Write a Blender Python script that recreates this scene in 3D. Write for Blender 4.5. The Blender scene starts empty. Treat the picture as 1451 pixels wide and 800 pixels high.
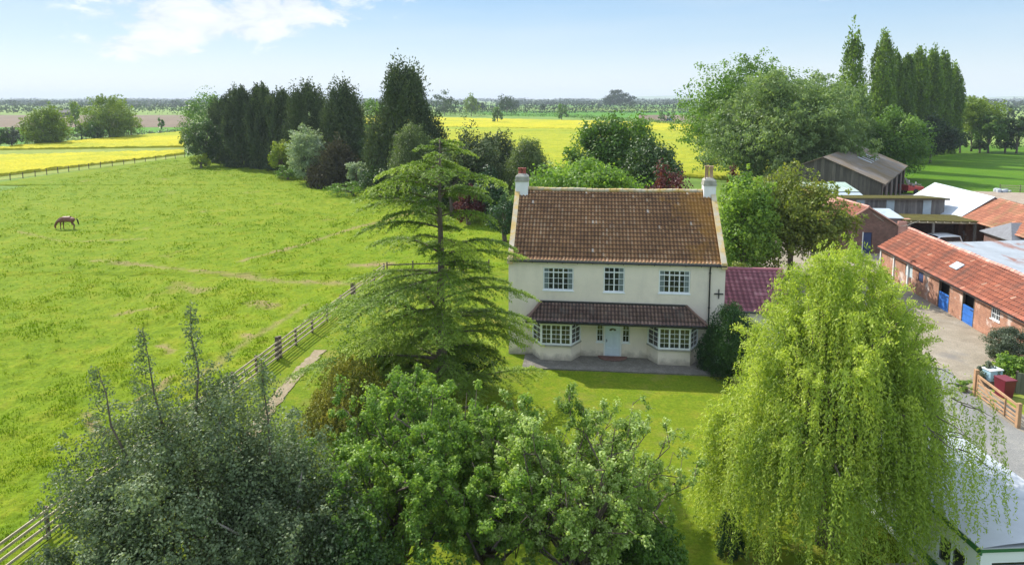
import bpy, math, random
import numpy as np
from mathutils import Vector

# ------------------------------------------------------------------ camera, sky, sun, exposure
S = bpy.context.scene
C = S.collection
R = math.radians
F, U0, V0, CAMH = 967.0, 725.5, 256.0, 15.0
PITCH = math.atan((V0 - 140) / F)
cam_d = bpy.data.cameras.new('camera'); cam = bpy.data.objects.new('camera', cam_d); C.objects.link(cam)
cam.location = (0, 0, CAMH); cam.rotation_euler = (math.pi / 2 - PITCH, 0, 0)
cam_d.sensor_width = 36; cam_d.lens = 36 * F / 1451; cam_d.shift_y = (V0 - 400) / 1451
cam_d.clip_start = 0.5; cam_d.clip_end = 30000
S.camera = cam
SUN = Vector((-0.75, 0.80, 1.0)).normalized()           # towards the sun
sun_d = bpy.data.lights.new('sun', 'SUN'); sun = bpy.data.objects.new('sun', sun_d); C.objects.link(sun)
sun_d.energy = 4.25; sun_d.angle = R(0.6); sun_d.color = (1.0, 0.945, 0.85)
sun.location = (-40, 40, 60); sun.rotation_euler = (-SUN).to_track_quat('-Z', 'Y').to_euler()
elev = math.asin(SUN.z); azim = math.atan2(SUN.x, SUN.y)
S.view_settings.view_transform = 'Standard'; S.view_settings.look = 'None'
S.view_settings.gamma = 1; S.view_settings.use_curve_mapping = False
S.view_settings.exposure = 0.80

def nodes_of(idb):
    idb.use_nodes = True
    nt = idb.node_tree; nt.nodes.clear()
    return nt, nt.nodes, nt.links

W = bpy.data.worlds.new('World'); S.world = W
nt, N, L = nodes_of(W)
out = N.new('ShaderNodeOutputWorld'); bg = N.new('ShaderNodeBackground')
sky = N.new('ShaderNodeTexSky'); sky.sky_type = 'NISHITA'; sky.sun_disc = False
sky.sun_elevation = elev; sky.sun_rotation = azim; sky.altitude = 0
sky.air_density = 1.0; sky.dust_density = 0.4; sky.ozone_density = 1.6
bg.inputs['Strength'].default_value = 0.115
tc = N.new('ShaderNodeTexCoord')
nm = N.new('ShaderNodeVectorMath'); nm.operation = 'NORMALIZE'; L.new(tc.outputs['Generated'], nm.inputs[0])
def math_node(op, a=None, b=None, c=None, clamp=False):
    n = N.new('ShaderNodeMath'); n.operation = op; n.use_clamp = clamp
    for i, q in enumerate((a, b, c)):
        if q is None: continue
        if hasattr(q, 'is_output'): L.new(q, n.inputs[i])
        else: n.inputs[i].default_value = q
    return n.outputs[0]
def direction(u, v):
    x = (u - U0) / F; y = -(v - V0) / F
    return Vector((x, math.cos(PITCH) + y * math.sin(PITCH), -math.sin(PITCH) + y * math.cos(PITCH))).normalized()
# broken cumulus: soft ellipses round chosen directions, torn up by noise
nz = N.new('ShaderNodeTexNoise'); nz.inputs['Scale'].default_value = 16; nz.inputs['Detail'].default_value = 9
nz.inputs['Roughness'].default_value = 0.62; nz.inputs['Distortion'].default_value = 0.4
mpn = N.new('ShaderNodeMapping'); mpn.inputs['Scale'].default_value = (1, 1, 2.2)
L.new(nm.outputs[0], mpn.inputs[0]); L.new(mpn.outputs[0], nz.inputs['Vector'])
acc = None
for (u, v, ru, rv, amt) in [(285, 26, 130, 40, 1.15), (400, 16, 130, 34, 1.15), (350, 42, 100, 24, .85), (205, 64, 72, 20, 1.0),
                            (560, -10, 80, 14, .8), (450, 20, 50, 16, .8), (1190, -6, 26, 10, .9)]:
    d = direction(u, v)
    sub = N.new('ShaderNodeVectorMath'); sub.operation = 'SUBTRACT'; L.new(nm.outputs[0], sub.inputs[0]); sub.inputs[1].default_value = d
    mp = N.new('ShaderNodeVectorMath'); mp.operation = 'MULTIPLY'; L.new(sub.outputs[0], mp.inputs[0])
    mp.inputs[1].default_value = (F / ru, F / ru * .6, F / rv)
    ln = N.new('ShaderNodeVectorMath'); ln.operation = 'LENGTH'; L.new(mp.outputs[0], ln.inputs[0])
    m = math_node('SUBTRACT', 1.0, ln.outputs['Value'])
    m = math_node('MULTIPLY', m, amt)
    acc = m if acc is None else math_node('MAXIMUM', acc, m)
nn = math_node('SUBTRACT', nz.outputs['Fac'], 0.5)
nn = math_node('MULTIPLY', nn, 3.0)
s = math_node('ADD', acc, nn)
mr = N.new('ShaderNodeMapRange'); mr.interpolation_type = 'SMOOTHSTEP'
mr.inputs['From Min'].default_value = 0.0; mr.inputs['From Max'].default_value = 0.6
L.new(s, mr.inputs['Value'])
near = math_node('GREATER_THAN', acc, -0.35)
cum = math_node('MULTIPLY', mr.outputs[0], math_node('MULTIPLY', math_node('ADD', acc, 0.35, clamp=True), 2.5, clamp=True))
cum = math_node('MULTIPLY', cum, near)
# faint cirrus veil
nz2 = N.new('ShaderNodeTexNoise'); nz2.inputs['Scale'].default_value = 2.6; nz2.inputs['Detail'].default_value = 6
mp2 = N.new('ShaderNodeMapping'); mp2.inputs['Scale'].default_value = (1, 1, 7); mp2.inputs['Rotation'].default_value = (0, .1, 0)
L.new(nm.outputs[0], mp2.inputs[0]); L.new(mp2.outputs[0], nz2.inputs['Vector'])
mr2 = N.new('ShaderNodeMapRange'); mr2.inputs['From Min'].default_value = .42; mr2.inputs['From Max'].default_value = .8
mr2.inputs['To Max'].default_value = .35; L.new(nz2.outputs['Fac'], mr2.inputs['Value'])
sz = N.new('ShaderNodeSeparateXYZ'); L.new(nm.outputs[0], sz.inputs[0])
grd = N.new('ShaderNodeValToRGB'); e = grd.color_ramp.elements
e[0].position = 0; e[0].color = (.41, .455, .48, 1); e[1].position = 1; e[1].color = (.58, .68, .84, 1)
for p_, c_ in ((.035, (.37, .435, .48)), (.08, (.275, .375, .465)), (.14, (.18, .305, .45)), (.24, (.22, .33, .46)), (.5, (.56, .66, .82))):  # sky above the view is brightened to add ambient fill
    q_ = e.new(p_); q_.color = (*c_, 1)
L.new(sz.outputs['Z'], grd.inputs[0])
gsc = N.new('ShaderNodeVectorMath'); gsc.operation = 'SCALE'; L.new(grd.outputs[0], gsc.inputs[0]); gsc.inputs['Scale'].default_value = 9.6
mg = N.new('ShaderNodeMixRGB'); mg.inputs[0].default_value = .85; L.new(sky.outputs[0], mg.inputs[1]); L.new(gsc.outputs[0], mg.inputs[2])
mx = N.new('ShaderNodeMixRGB'); L.new(mr2.outputs[0], mx.inputs[0]); L.new(mg.outputs[0], mx.inputs[1]); mx.inputs[2].default_value = (4.3, 4.7, 5.0, 1)
mxc = N.new('ShaderNodeMixRGB'); L.new(cum, mxc.inputs[0]); L.new(mx.outputs[0], mxc.inputs[1])
crc = N.new('ShaderNodeValToRGB'); crc.color_ramp.elements[0].color = (3.6, 4.0, 4.5, 1); crc.color_ramp.elements[1].color = (5.2, 5.5, 5.8, 1)
crc.color_ramp.elements[0].position = .25; crc.color_ramp.elements[1].position = .6
L.new(nz.outputs['Fac'], crc.inputs[0]); L.new(crc.outputs[0], mxc.inputs[2])
L.new(mxc.outputs[0], bg.inputs[0]); L.new(bg.outputs[0], out.inputs[0])

# ------------------------------------------------------------------ helpers
rng = np.random.default_rng(11)
random.seed(4)
def P(u, v, z=0.0):
    """ground position seen at a photo pixel (used once to survey the place)"""
    x = (u - U0) / F; y = -(v - V0) / F
    dy = math.cos(PITCH) + y * math.sin(PITCH); dz = -math.sin(PITCH) + y * math.cos(PITCH)
    t = (z - CAMH) / dz
    return (x * t, dy * t)
def interp(x, xs, ys): return np.interp(x, xs, ys)
def hash2(ix, iy, seed):
    h = (ix.astype(np.int64) * 374761393 + iy.astype(np.int64) * 668265263 + seed * 2147483647) & 0xffffffff
    h = ((h ^ (h >> 13)) * 1274126177) & 0xffffffff
    return ((h ^ (h >> 16)) & 0xffff) / 65535.0
def vn(x, y, seed=0):
    x = np.asarray(x, float); y = np.asarray(y, float)
    ix = np.floor(x); iy = np.floor(y); fx = x - ix; fy = y - iy
    fx = fx * fx * (3 - 2 * fx); fy = fy * fy * (3 - 2 * fy)
    a = hash2(ix, iy, seed); b = hash2(ix + 1, iy, seed); c = hash2(ix, iy + 1, seed); d = hash2(ix + 1, iy + 1, seed)
    return (a * (1 - fx) + b * fx) * (1 - fy) + (c * (1 - fx) + d * fx) * fy

def tag(o, label=None, cat=None, group=None, kind=None):
    if label: o['label'] = label
    if cat: o['category'] = cat
    if group: o['group'] = group
    if kind: o['kind'] = kind
    return o
def empty(name, loc, rz=0, label=None, cat=None, group=None, scale=None):
    o = bpy.data.objects.new(name, None); C.objects.link(o); o.location = loc; o.rotation_euler = (0, 0, rz)
    o.empty_display_size = .3
    if scale: o.scale = scale
    return tag(o, label, cat, group)
def copy_tree(o, parent=None):
    c = o.copy(); C.objects.link(c)
    if parent: c.parent = parent
    for ch in [q for q in bpy.data.objects if q.parent is o]: copy_tree(ch, c)
    return c
def mesh_np(name, V, Fq, mat, parent=None, attr=None, smooth=False, loc=None):
    me = bpy.data.meshes.new(name)
    V = np.asarray(V, np.float32); Fq = np.asarray(Fq, np.int32)
    k = Fq.shape[1]
    me.vertices.add(len(V)); me.vertices.foreach_set('co', V.ravel())
    me.loops.add(Fq.size); me.loops.foreach_set('vertex_index', Fq.ravel())
    me.polygons.add(len(Fq)); me.polygons.foreach_set('loop_start', np.arange(0, Fq.size, k, dtype=np.int32))
    try: me.polygons.foreach_set('loop_total', np.full(len(Fq), k, np.int32))
    except Exception: pass
    if smooth: me.polygons.foreach_set('use_smooth', np.ones(len(Fq), bool))
    me.update(calc_edges=True)
    if attr is not None:
        a = me.attributes.new('v', 'FLOAT', 'FACE'); a.data.foreach_set('value', np.asarray(attr, np.float32))
    me.materials.append(mat)
    o = bpy.data.objects.new(name, me); C.objects.link(o)
    if parent: o.parent = parent
    if loc is not None: o.location = loc
    return o

class M:
    """small mesh collector: every call adds a shape, build() links them as one object"""
    def __init__(s): s.v = []; s.f = []; s.a = []
    def add(s, vs, fs, a=0.5):
        b = len(s.v); s.v += [tuple(q) for q in vs]; s.f += [tuple(i + b for i in f) for f in fs]; s.a += [a] * len(fs)
        return s
    def box(s, x0, x1, y0, y1, z0, z1, a=.5):
        vs = [(x, y, z) for z in (z0, z1) for y in (y0, y1) for x in (x0, x1)]
        return s.add(vs, [(0, 2, 3, 1), (4, 5, 7, 6), (0, 1, 5, 4), (2, 6, 7, 3), (0, 4, 6, 2), (1, 3, 7, 5)], a)
    def quad(s, a, b, c, d, at=.5): return s.add([a, b, c, d], [(0, 1, 2, 3)], at)
    def slab(s, pts, th, at=.5):
        """planar polygon thickened straight down by th"""
        n = len(pts); vs = list(pts) + [(p[0], p[1], p[2] - th) for p in pts]
        fs = [tuple(range(n)), tuple(range(2 * n - 1, n - 1, -1))] + [(i, i + n, (i + 1) % n + n, (i + 1) % n) for i in range(n)]
        return s.add(vs, fs, at)
    def prism(s, poly, y0, y1, at=.5):
        """x,z outline extruded along y"""
        n = len(poly); vs = [(x, y0, z) for x, z in poly] + [(x, y1, z) for x, z in poly]
        fs = [tuple(range(n)), tuple(range(2 * n - 1, n - 1, -1))] + [(i, i + n, (i + 1) % n + n, (i + 1) % n) for i in range(n)]
        return s.add(vs, fs, at)
    def bar(s, p, q, w, h=None, at=.5):
        """rectangular bar between two points"""
        p = Vector(p); q = Vector(q); d = (q - p).normalized(); h = h or w
        up = Vector((0, 0, 1)) if abs(d.z) < .9 else Vector((0, 1, 0))
        x = d.cross(up).normalized() * w / 2; z = x.cross(d).normalized() * h / 2
        vs = [p + x + z, p - x + z, p - x - z, p + x - z, q + x + z, q - x + z, q - x - z, q + x - z]
        return s.add(vs, [(0, 1, 2, 3), (7, 6, 5, 4), (0, 4, 5, 1), (1, 5, 6, 2), (2, 6, 7, 3), (3, 7, 4, 0)], at)
    def tube(s, pts, rad, n=6, at=.5):
        pts = [Vector(p) for p in pts]; k = len(pts)
        if not hasattr(rad, '__len__'): rad = [rad] * k
        vs = []; fs = []
        for i, p in enumerate(pts):
            d = (pts[min(i + 1, k - 1)] - pts[max(i - 1, 0)]).normalized()
            a = d.orthogonal().normalized() if i == 0 else (a - d * a.dot(d)).normalized()
            b = d.cross(a)
            for j in range(n):
                t = 2 * math.pi * j / n; vs.append(p + (a * math.cos(t) + b * math.sin(t)) * rad[i])
        for i in range(k - 1):
            for j in range(n):
                j2 = (j + 1) % n; fs.append((i * n + j, i * n + j2, (i + 1) * n + j2, (i + 1) * n + j))
        fs.append(tuple(range(n - 1, -1, -1))); fs.append(tuple((k - 1) * n + j for j in range(n)))
        return s.add(vs, fs, at)
    def lathe(s, c, prof, n=12, at=.5):
        vs = []; fs = []
        for r, z in prof:
            for j in range(n):
                t = 2 * math.pi * j / n; vs.append((c[0] + r * math.cos(t), c[1] + r * math.sin(t), c[2] + z))
        for i in range(len(prof) - 1):
            for j in range(n):
                j2 = (j + 1) % n; fs.append((i * n + j, i * n + j2, (i + 1) * n + j2, (i + 1) * n + j))
        fs.append(tuple(range(n - 1, -1, -1))); fs.append(tuple((len(prof) - 1) * n + j for j in range(n)))
        return s.add(vs, fs, at)
    def build(s, name, mat, parent=None, smooth=False, bevel=0):
        me = bpy.data.meshes.new(name); me.from_pydata(s.v, [], s.f)
        if smooth:
            for p in me.polygons: p.use_smooth = True
        a = me.attributes.new('v', 'FLOAT', 'FACE'); a.data.foreach_set('value', np.array(s.a, np.float32))
        me.materials.append(mat); me.update()
        o = bpy.data.objects.new(name, me); C.objects.link(o)
        if parent: o.parent = parent
        if bevel:
            b = o.modifiers.new('bevel', 'BEVEL'); b.width = bevel; b.segments = 2; b.limit_method = 'ANGLE'
        return o

# ------------------------------------------------------------------ materials
def new_mat(name):
    m = bpy.data.materials.new(name); nt, N, L = nodes_of(m)
    o = N.new('ShaderNodeOutputMaterial'); b = N.new('ShaderNodeBsdfPrincipled'); L.new(b.outputs[0], o.inputs[0])
    return m, N, L, b, o
def ramp(N, L, fac, stops):
    r = N.new('ShaderNodeValToRGB'); e = r.color_ramp.elements
    while len(e) > 1: e.remove(e[-1])
    for i, (p, c) in enumerate(stops):
        if i == 0: e[0].position = p; e[0].color = (*c, 1)
        else:
            q = e.new(p); q.color = (*c, 1)
    L.new(fac, r.inputs[0]); return r.outputs[0]
def noise(N, L, scale, detail=5, rough=.55, vec=None, stretch=None, coord='Object'):
    n = N.new('ShaderNodeTexNoise'); n.inputs['Scale'].default_value = scale; n.inputs['Detail'].default_value = detail; n.inputs['Roughness'].default_value = rough
    t = N.new('ShaderNodeTexCoord'); v = t.outputs[coord]
    if stretch:
        mp = N.new('ShaderNodeMapping'); mp.inputs['Scale'].default_value = stretch; L.new(v, mp.inputs[0]); v = mp.outputs[0]
    L.new(v, n.inputs['Vector']); return n.outputs['Fac']
def mixc(N, L, fac, a, b, mode='MIX'):
    m = N.new('ShaderNodeMixRGB'); m.blend_type = mode
    for i, q in enumerate((fac, a, b)):
        if hasattr(q, 'is_output'): L.new(q, m.inputs[i])
        else: m.inputs[i].default_value = q if i == 0 else (*q, 1)
    return m.outputs[0]
def bump(N, L, b, h, strength=.4, dist=.05):
    n = N.new('ShaderNodeBump'); n.inputs['Strength'].default_value = strength; n.inputs['Distance'].default_value = dist
    L.new(h, n.inputs['Height']); L.new(n.outputs[0], b.inputs['Normal'])
def plain(name, col, rough=.6, var=.15, scale=3, bmp=0, metal=0, spec=None, stretch=None):
    m, N, L, b, o = new_mat(name)
    f = noise(N, L, scale, 6, .6, stretch=stretch)
    c = ramp(N, L, f, [(.3, tuple(q * (1 - var) for q in col)), (.7, tuple(min(1, q * (1 + var)) for q in col))])
    L.new(c, b.inputs['Base Color']); b.inputs['Roughness'].default_value = rough; b.inputs['Metallic'].default_value = metal
    if spec is not None: b.inputs['Specular IOR Level'].default_value = spec
    if bmp: bump(N, L, b, noise(N, L, scale * 8, 4, .6, stretch=stretch), .5, bmp)
    return m
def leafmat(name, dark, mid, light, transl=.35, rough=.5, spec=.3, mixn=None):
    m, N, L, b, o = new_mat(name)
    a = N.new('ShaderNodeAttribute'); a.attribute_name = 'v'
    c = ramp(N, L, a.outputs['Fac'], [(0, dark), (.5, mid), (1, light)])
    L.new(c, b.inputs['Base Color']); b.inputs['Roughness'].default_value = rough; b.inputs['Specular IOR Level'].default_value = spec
    t = N.new('ShaderNodeBsdfTranslucent')
    g = mixc(N, L, 1.0, c, (1.25, 1.3, .55), 'MULTIPLY'); L.new(g, t.inputs[0])
    s = N.new('ShaderNodeMixShader'); s.inputs[0].default_value = transl
    L.new(b.outputs[0], s.inputs[1]); L.new(t.outputs[0], s.inputs[2]); L.new(s.outputs[0], o.inputs[0])
    return m
def grassmat(name, cols, scale_big=.05, scale_mid=.6, scale_fine=6, patch=None, wear=None, bmp=.08, bstr=.7, rough=.8, stretch=None):
    m, N, L, b, o = new_mat(name)
    c1 = ramp(N, L, noise(N, L, scale_big, 6, .6, stretch=stretch), [(.35, cols[0]), (.65, cols[1])])
    c2 = ramp(N, L, noise(N, L, scale_mid, 8, .7, stretch=stretch), [(.35, cols[2]), (.5, cols[0]), (.68, cols[3])])
    c = mixc(N, L, .55, c1, c2)
    fine = noise(N, L, scale_fine, 6, .75, stretch=stretch)
    c = mixc(N, L, 1, c, ramp(N, L, fine, [(.3, (.62, .66, .6)), (.7, (1.35, 1.3, 1.2))]), 'MULTIPLY')
    if patch:
        pc, ps, lo, hi = patch
        pf = ramp(N, L, noise(N, L, ps, 5, .6), [(lo, (0, 0, 0)), (hi, (1, 1, 1))])
        c = mixc(N, L, pf, c, pc)
    if wear:
        wa = N.new('ShaderNodeAttribute'); wa.attribute_name = 'v'; c = mixc(N, L, wa.outputs['Fac'], c, wear)
    L.new(c, b.inputs['Base Color']); b.inputs['Roughness'].default_value = rough; b.inputs['Specular IOR Level'].default_value = .03
    bump(N, L, b, fine, bstr, bmp)
    return m

MAT = {}
MAT['paddock'] = grassmat('paddock grass', [(.140, .212, .012), (.198, .245, .016), (.078, .155, .010), (.235, .240, .024)], .07, .5, 5,
                          patch=((.25, .20, .07), .16, .63, .80), wear=(.27, .20, .10), bmp=.15)
MAT['lawn'] = grassmat('mown lawn', [(.120, .180, .012), (.175, .205, .018), (.080, .145, .010), (.215, .205, .028)], .3, 1.3, 8, bmp=.06,
                       patch=((.24, .19, .07), .35, .56, .80))
MAT['pasture'] = grassmat('dark green pasture grass', [(.070, .155, .012), (.090, .180, .014), (.050, .120, .010), (.12, .18, .018)], .03, .2, 2.5)  # a darker green grass than the paddock
MAT['far_ground'] = grassmat('far farmland', [(.14, .23, .05), (.20, .27, .07), (.11, .19, .035), (.22, .24, .09)], .0016, .006, .05, bmp=0.0)
MAT['green_field'] = grassmat('young cereal field', [(.075, .20, .020), (.09, .22, .025), (.065, .18, .02), (.11, .22, .03)], .01, .05, .6)
MAT['pale_field'] = grassmat('pale cereal field', [(.17, .25, .06), (.20, .27, .07), (.15, .22, .05), (.22, .26, .09)], .008, .03, .4)
MAT['soil'] = grassmat('ploughed soil', [(.165, .125, .095), (.20, .155, .12), (.14, .105, .075), (.22, .17, .13)], .01, .06, .7, stretch=(1, .25, 1))
MAT['rape'] = grassmat('flowering rapeseed', [(.40, .365, .02), (.47, .415, .022), (.26, .29, .02), (.52, .46, .03)], .02, .14, 1.6,
                       patch=((.25, .30, .025), .03, .48, .72), bmp=.3, stretch=(.6, 1.6, 1))
MAT['rape_thin'] = grassmat('thin rapeseed', [(.27, .30, .025), (.38, .37, .03), (.19, .25, .02), (.46, .42, .035)], .04, .3, 2.0, patch=((.20, .28, .03), .02, .50, .72), bmp=.3, stretch=(.6, 2.2, 1))
MAT['verge'] = grassmat('rough verge', [(.19, .24, .04), (.25, .28, .07), (.12, .18, .02), (.34, .34, .14)], .05, .35, 3)
MAT['gravel'] = grassmat('gravel yard', [(.26, .225, .185), (.32, .28, .24), (.20, .17, .14), (.38, .34, .30)], .12, .8, 14, bmp=.02,
                         patch=((.18, .17, .16), .25, .60, .75))
MAT['asphalt'] = grassmat('worn asphalt drive', [(.20, .20, .21), (.25, .245, .24), (.17, .17, .18), (.29, .28, .27)], .2, 1.2, 20, bmp=.01)
MAT['track'] = grassmat('stony track', [(.30, .245, .21), (.36, .30, .26), (.24, .19, .15), (.42, .36, .31)], .1, .7, 8, bmp=.03)
MAT['path'] = grassmat('worn dirt path', [(.25, .20, .14), (.31, .26, .19), (.20, .16, .09), (.34, .29, .22)], .3, 1.4, 9, bmp=.03)
MAT['paving'] = grassmat('old concrete paving', [(.155, .145, .135), (.20, .185, .175), (.12, .115, .105), (.24, .22, .21)], .5, 2, 16, bmp=.01)
MAT['bark'] = plain('bark', (.13, .10, .075), .9, .4, 4, .03, stretch=(1, 1, .25))
MAT['pale_bark'] = plain('pale bark', (.34, .30, .25), .85, .35, 5, .02)
MAT['white_paint'] = plain('white window paint', (.80, .82, .83), .35, .03, 3)
MAT['black'] = plain('black gutter plastic', (.022, .022, .024), .35, .1, 3)
MAT['iron'] = plain('painted iron', (.03, .03, .032), .5, .1, 3)
MAT['fence_wood'] = plain('weathered fence timber', (.42, .35, .25), .85, .35, 2, .01, stretch=(1, 1, 4))
MAT['post_wood'] = plain('dark fence post timber', (.11, .085, .06), .9, .3, 3, .01)
MAT['gate_wood'] = plain('orange stained gate timber', (.40, .235, .125), .8, .25, 3, .01)

def glassmat():
    m, N, L, b, o = new_mat('window glass')
    b.inputs['Base Color'].default_value = (.018, .022, .026, 1); b.inputs['Roughness'].default_value = .04; b.inputs['IOR'].default_value = 1.75
    bump(N, L, b, noise(N, L, 1.6, 2, .5), .12, .02)
    return m
MAT['glass'] = glassmat()
def render_wall(name, col, dirt=(.42, .39, .33)):
    m, N, L, b, o = new_mat(name)
    c = ramp(N, L, noise(N, L, .5, 7, .65), [(.3, tuple(q * .88 for q in col)), (.7, tuple(min(1, q * 1.07) for q in col))])
    st = ramp(N, L, noise(N, L, .8, 7, .65, stretch=(1.6, 1.6, .6)), [(.50, (0, 0, 0)), (.8, (.32, .32, .32))])
    c = mixc(N, L, st, c, dirt)
    g = N.new('ShaderNodeTexCoord'); sx = N.new('ShaderNodeSeparateXYZ'); L.new(g.outputs['Object'], sx.inputs[0])
    ad = N.new('ShaderNodeMath'); ad.operation = 'ADD'; L.new(sx.outputs['Z'], ad.inputs[0]); L.new(noise(N, L, 2.5, 5, .7), ad.inputs[1])
    dm = ramp(N, L, ad.outputs[0], [(.62, (.7, .7, .7)), (.98, (0, 0, 0))])       # rising splash dirt just above the paving
    c = mixc(N, L, dm, c, (.30, .26, .20))
    L.new(c, b.inputs['Base Color']); b.inputs['Roughness'].default_value = .9
    bump(N, L, b, noise(N, L, 18, 5, .7), .35, .015)
    return m
MAT['render'] = render_wall('cream roughcast render', (.80, .71, .59))
MAT['chimney_white'] = render_wall('white painted chimney render', (.80, .80, .80), (.55, .53, .50))
def tilemat(name, stops, lichen=None, moss=None, streak=None):
    """per-tile colour and painted course shadow from the face attribute, lichen and moss as patches of their own"""
    m, N, L, b, o = new_mat(name)
    a = N.new('ShaderNodeAttribute'); a.attribute_name = 'v'
    c = ramp(N, L, a.outputs['Fac'], stops)
    c = mixc(N, L, 1, c, ramp(N, L, noise(N, L, 1.0, 6, .65), [(.3, (.75, .74, .74)), (.7, (1.2, 1.18, 1.15))]), 'MULTIPLY')
    if lichen:
        col, mid, wid, amt = lichen       # lichen band that thickens towards x = mid
        t = N.new('ShaderNodeTexCoord'); sx = N.new('ShaderNodeSeparateXYZ'); L.new(t.outputs['Object'], sx.inputs[0])
        mr = N.new('ShaderNodeMapRange'); mr.inputs['From Min'].default_value = mid - wid; mr.inputs['From Max'].default_value = mid
        mr.inputs['To Max'].default_value = .42; L.new(sx.outputs['X'], mr.inputs['Value'])
        mz = N.new('ShaderNodeMapRange'); mz.inputs['From Min'].default_value = 6.2; mz.inputs['From Max'].default_value = 9.4
        mz.inputs['To Max'].default_value = .20; L.new(sx.outputs['Z'], mz.inputs['Value'])
        ad = N.new('ShaderNodeMath'); ad.operation = 'ADD'; L.new(mr.outputs[0], ad.inputs[0]); L.new(noise(N, L, .9, 7, .65), ad.inputs[1])
        a2 = N.new('ShaderNodeMath'); a2.operation = 'ADD'; L.new(ad.outputs[0], a2.inputs[0]); L.new(mz.outputs[0], a2.inputs[1])
        f = ramp(N, L, a2.outputs[0], [(.82, (0, 0, 0)), (1.06, (amt, amt, amt))])
        c = mixc(N, L, f, c, col)
    if moss:
        col, sc, lo, hi, st = moss
        c = mixc(N, L, ramp(N, L, noise(N, L, sc, 6, .65, stretch=st), [(lo, (0, 0, 0)), (hi, (.85, .85, .85))]), c, col)
    L.new(c, b.inputs['Base Color']); b.inputs['Roughness'].default_value = .75
    bump(N, L, b, noise(N, L, 14, 4, .7), .3, .01)
    return m
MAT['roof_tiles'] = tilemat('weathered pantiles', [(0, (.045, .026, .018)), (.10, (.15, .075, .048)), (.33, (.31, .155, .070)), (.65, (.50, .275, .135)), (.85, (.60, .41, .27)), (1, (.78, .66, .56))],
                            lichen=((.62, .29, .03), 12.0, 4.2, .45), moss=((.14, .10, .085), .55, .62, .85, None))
MAT['canopy_tiles'] = tilemat('dark bay roof tiles', [(0, (.015, .010, .009)), (.15, (.05, .03, .026)), (.4, (.14, .08, .062)), (.75, (.25, .16, .12)), (1, (.5, .44, .38))],
                              moss=((.16, .14, .12), 1.2, .55, .8, (1, 1, 1)))
MAT['plum_tiles'] = tilemat('plum annex tiles', [(0, (.05, .016, .022)), (.2, (.19, .06, .08)), (.6, (.36, .13, .16)), (1, (.46, .22, .24))])
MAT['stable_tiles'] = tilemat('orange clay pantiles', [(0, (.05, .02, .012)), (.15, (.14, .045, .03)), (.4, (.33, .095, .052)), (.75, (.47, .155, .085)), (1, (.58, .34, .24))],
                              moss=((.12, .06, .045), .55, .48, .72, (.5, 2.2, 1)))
MAT['faded_tiles'] = tilemat('faded pink tiles', [(0, (.50, .24, .19)), (.5, (.60, .31, .25)), (1, (.68, .40, .33))])
MAT['mossy_tiles'] = tilemat('mossy orange tiles', [(0, (.08, .03, .02)), (.4, (.38, .13, .07)), (1, (.58, .26, .15))], moss=((.20, .15, .06), .5, .50, .68, (1, 2, 1)))
def brickmat(name, c1, c2, mortar, patch=None, pr=(.55, .65)):
    m, N, L, b, o = new_mat(name)
    t = N.new('ShaderNodeTexCoord'); g = N.new('ShaderNodeNewGeometry')
    sx = N.new('ShaderNodeSeparateXYZ'); L.new(t.outputs['Object'], sx.inputs[0])
    ad = N.new('ShaderNodeMath'); ad.operation = 'ADD'; L.new(sx.outputs['X'], ad.inputs[0]); L.new(sx.outputs['Y'], ad.inputs[1])
    cb = N.new('ShaderNodeCombineXYZ'); L.new(ad.outputs[0], cb.inputs[0]); L.new(sx.outputs['Z'], cb.inputs[1])
    br = N.new('ShaderNodeTexBrick'); L.new(cb.outputs[0], br.inputs['Vector'])
    br.inputs['Color1'].default_value = (*c1, 1); br.inputs['Color2'].default_value = (*c2, 1); br.inputs['Mortar'].default_value = (*mortar, 1)
    br.inputs['Scale'].default_value = 1; br.inputs['Brick Width'].default_value = .225; br.inputs['Row Height'].default_value = .075; br.inputs['Mortar Size'].default_value = .008
    c = mixc(N, L, 1, br.outputs['Color'], ramp(N, L, noise(N, L, 1.3, 7, .7), [(.3, (.65, .62, .6)), (.7, (1.35, 1.3, 1.25))]), 'MULTIPLY')
    if patch: c = mixc(N, L, ramp(N, L, noise(N, L, .8, 6, .6), [(pr[0], (0, 0, 0)), (pr[1], (.9, .9, .9))]), c, patch)
    L.new(c, b.inputs['Base Color']); b.inputs['Roughness'].default_value = .9
    bump(N, L, b, br.outputs['Fac'], -.3, .01)
    return m
MAT['brick'] = brickmat('orange farm brick', (.40, .17, .095), (.30, .115, .065), (.38, .32, .26), (.62, .52, .46))
MAT['dark_brick'] = brickmat('dark red brick', (.20, .095, .075), (.13, .06, .05), (.20, .17, .15))
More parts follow.
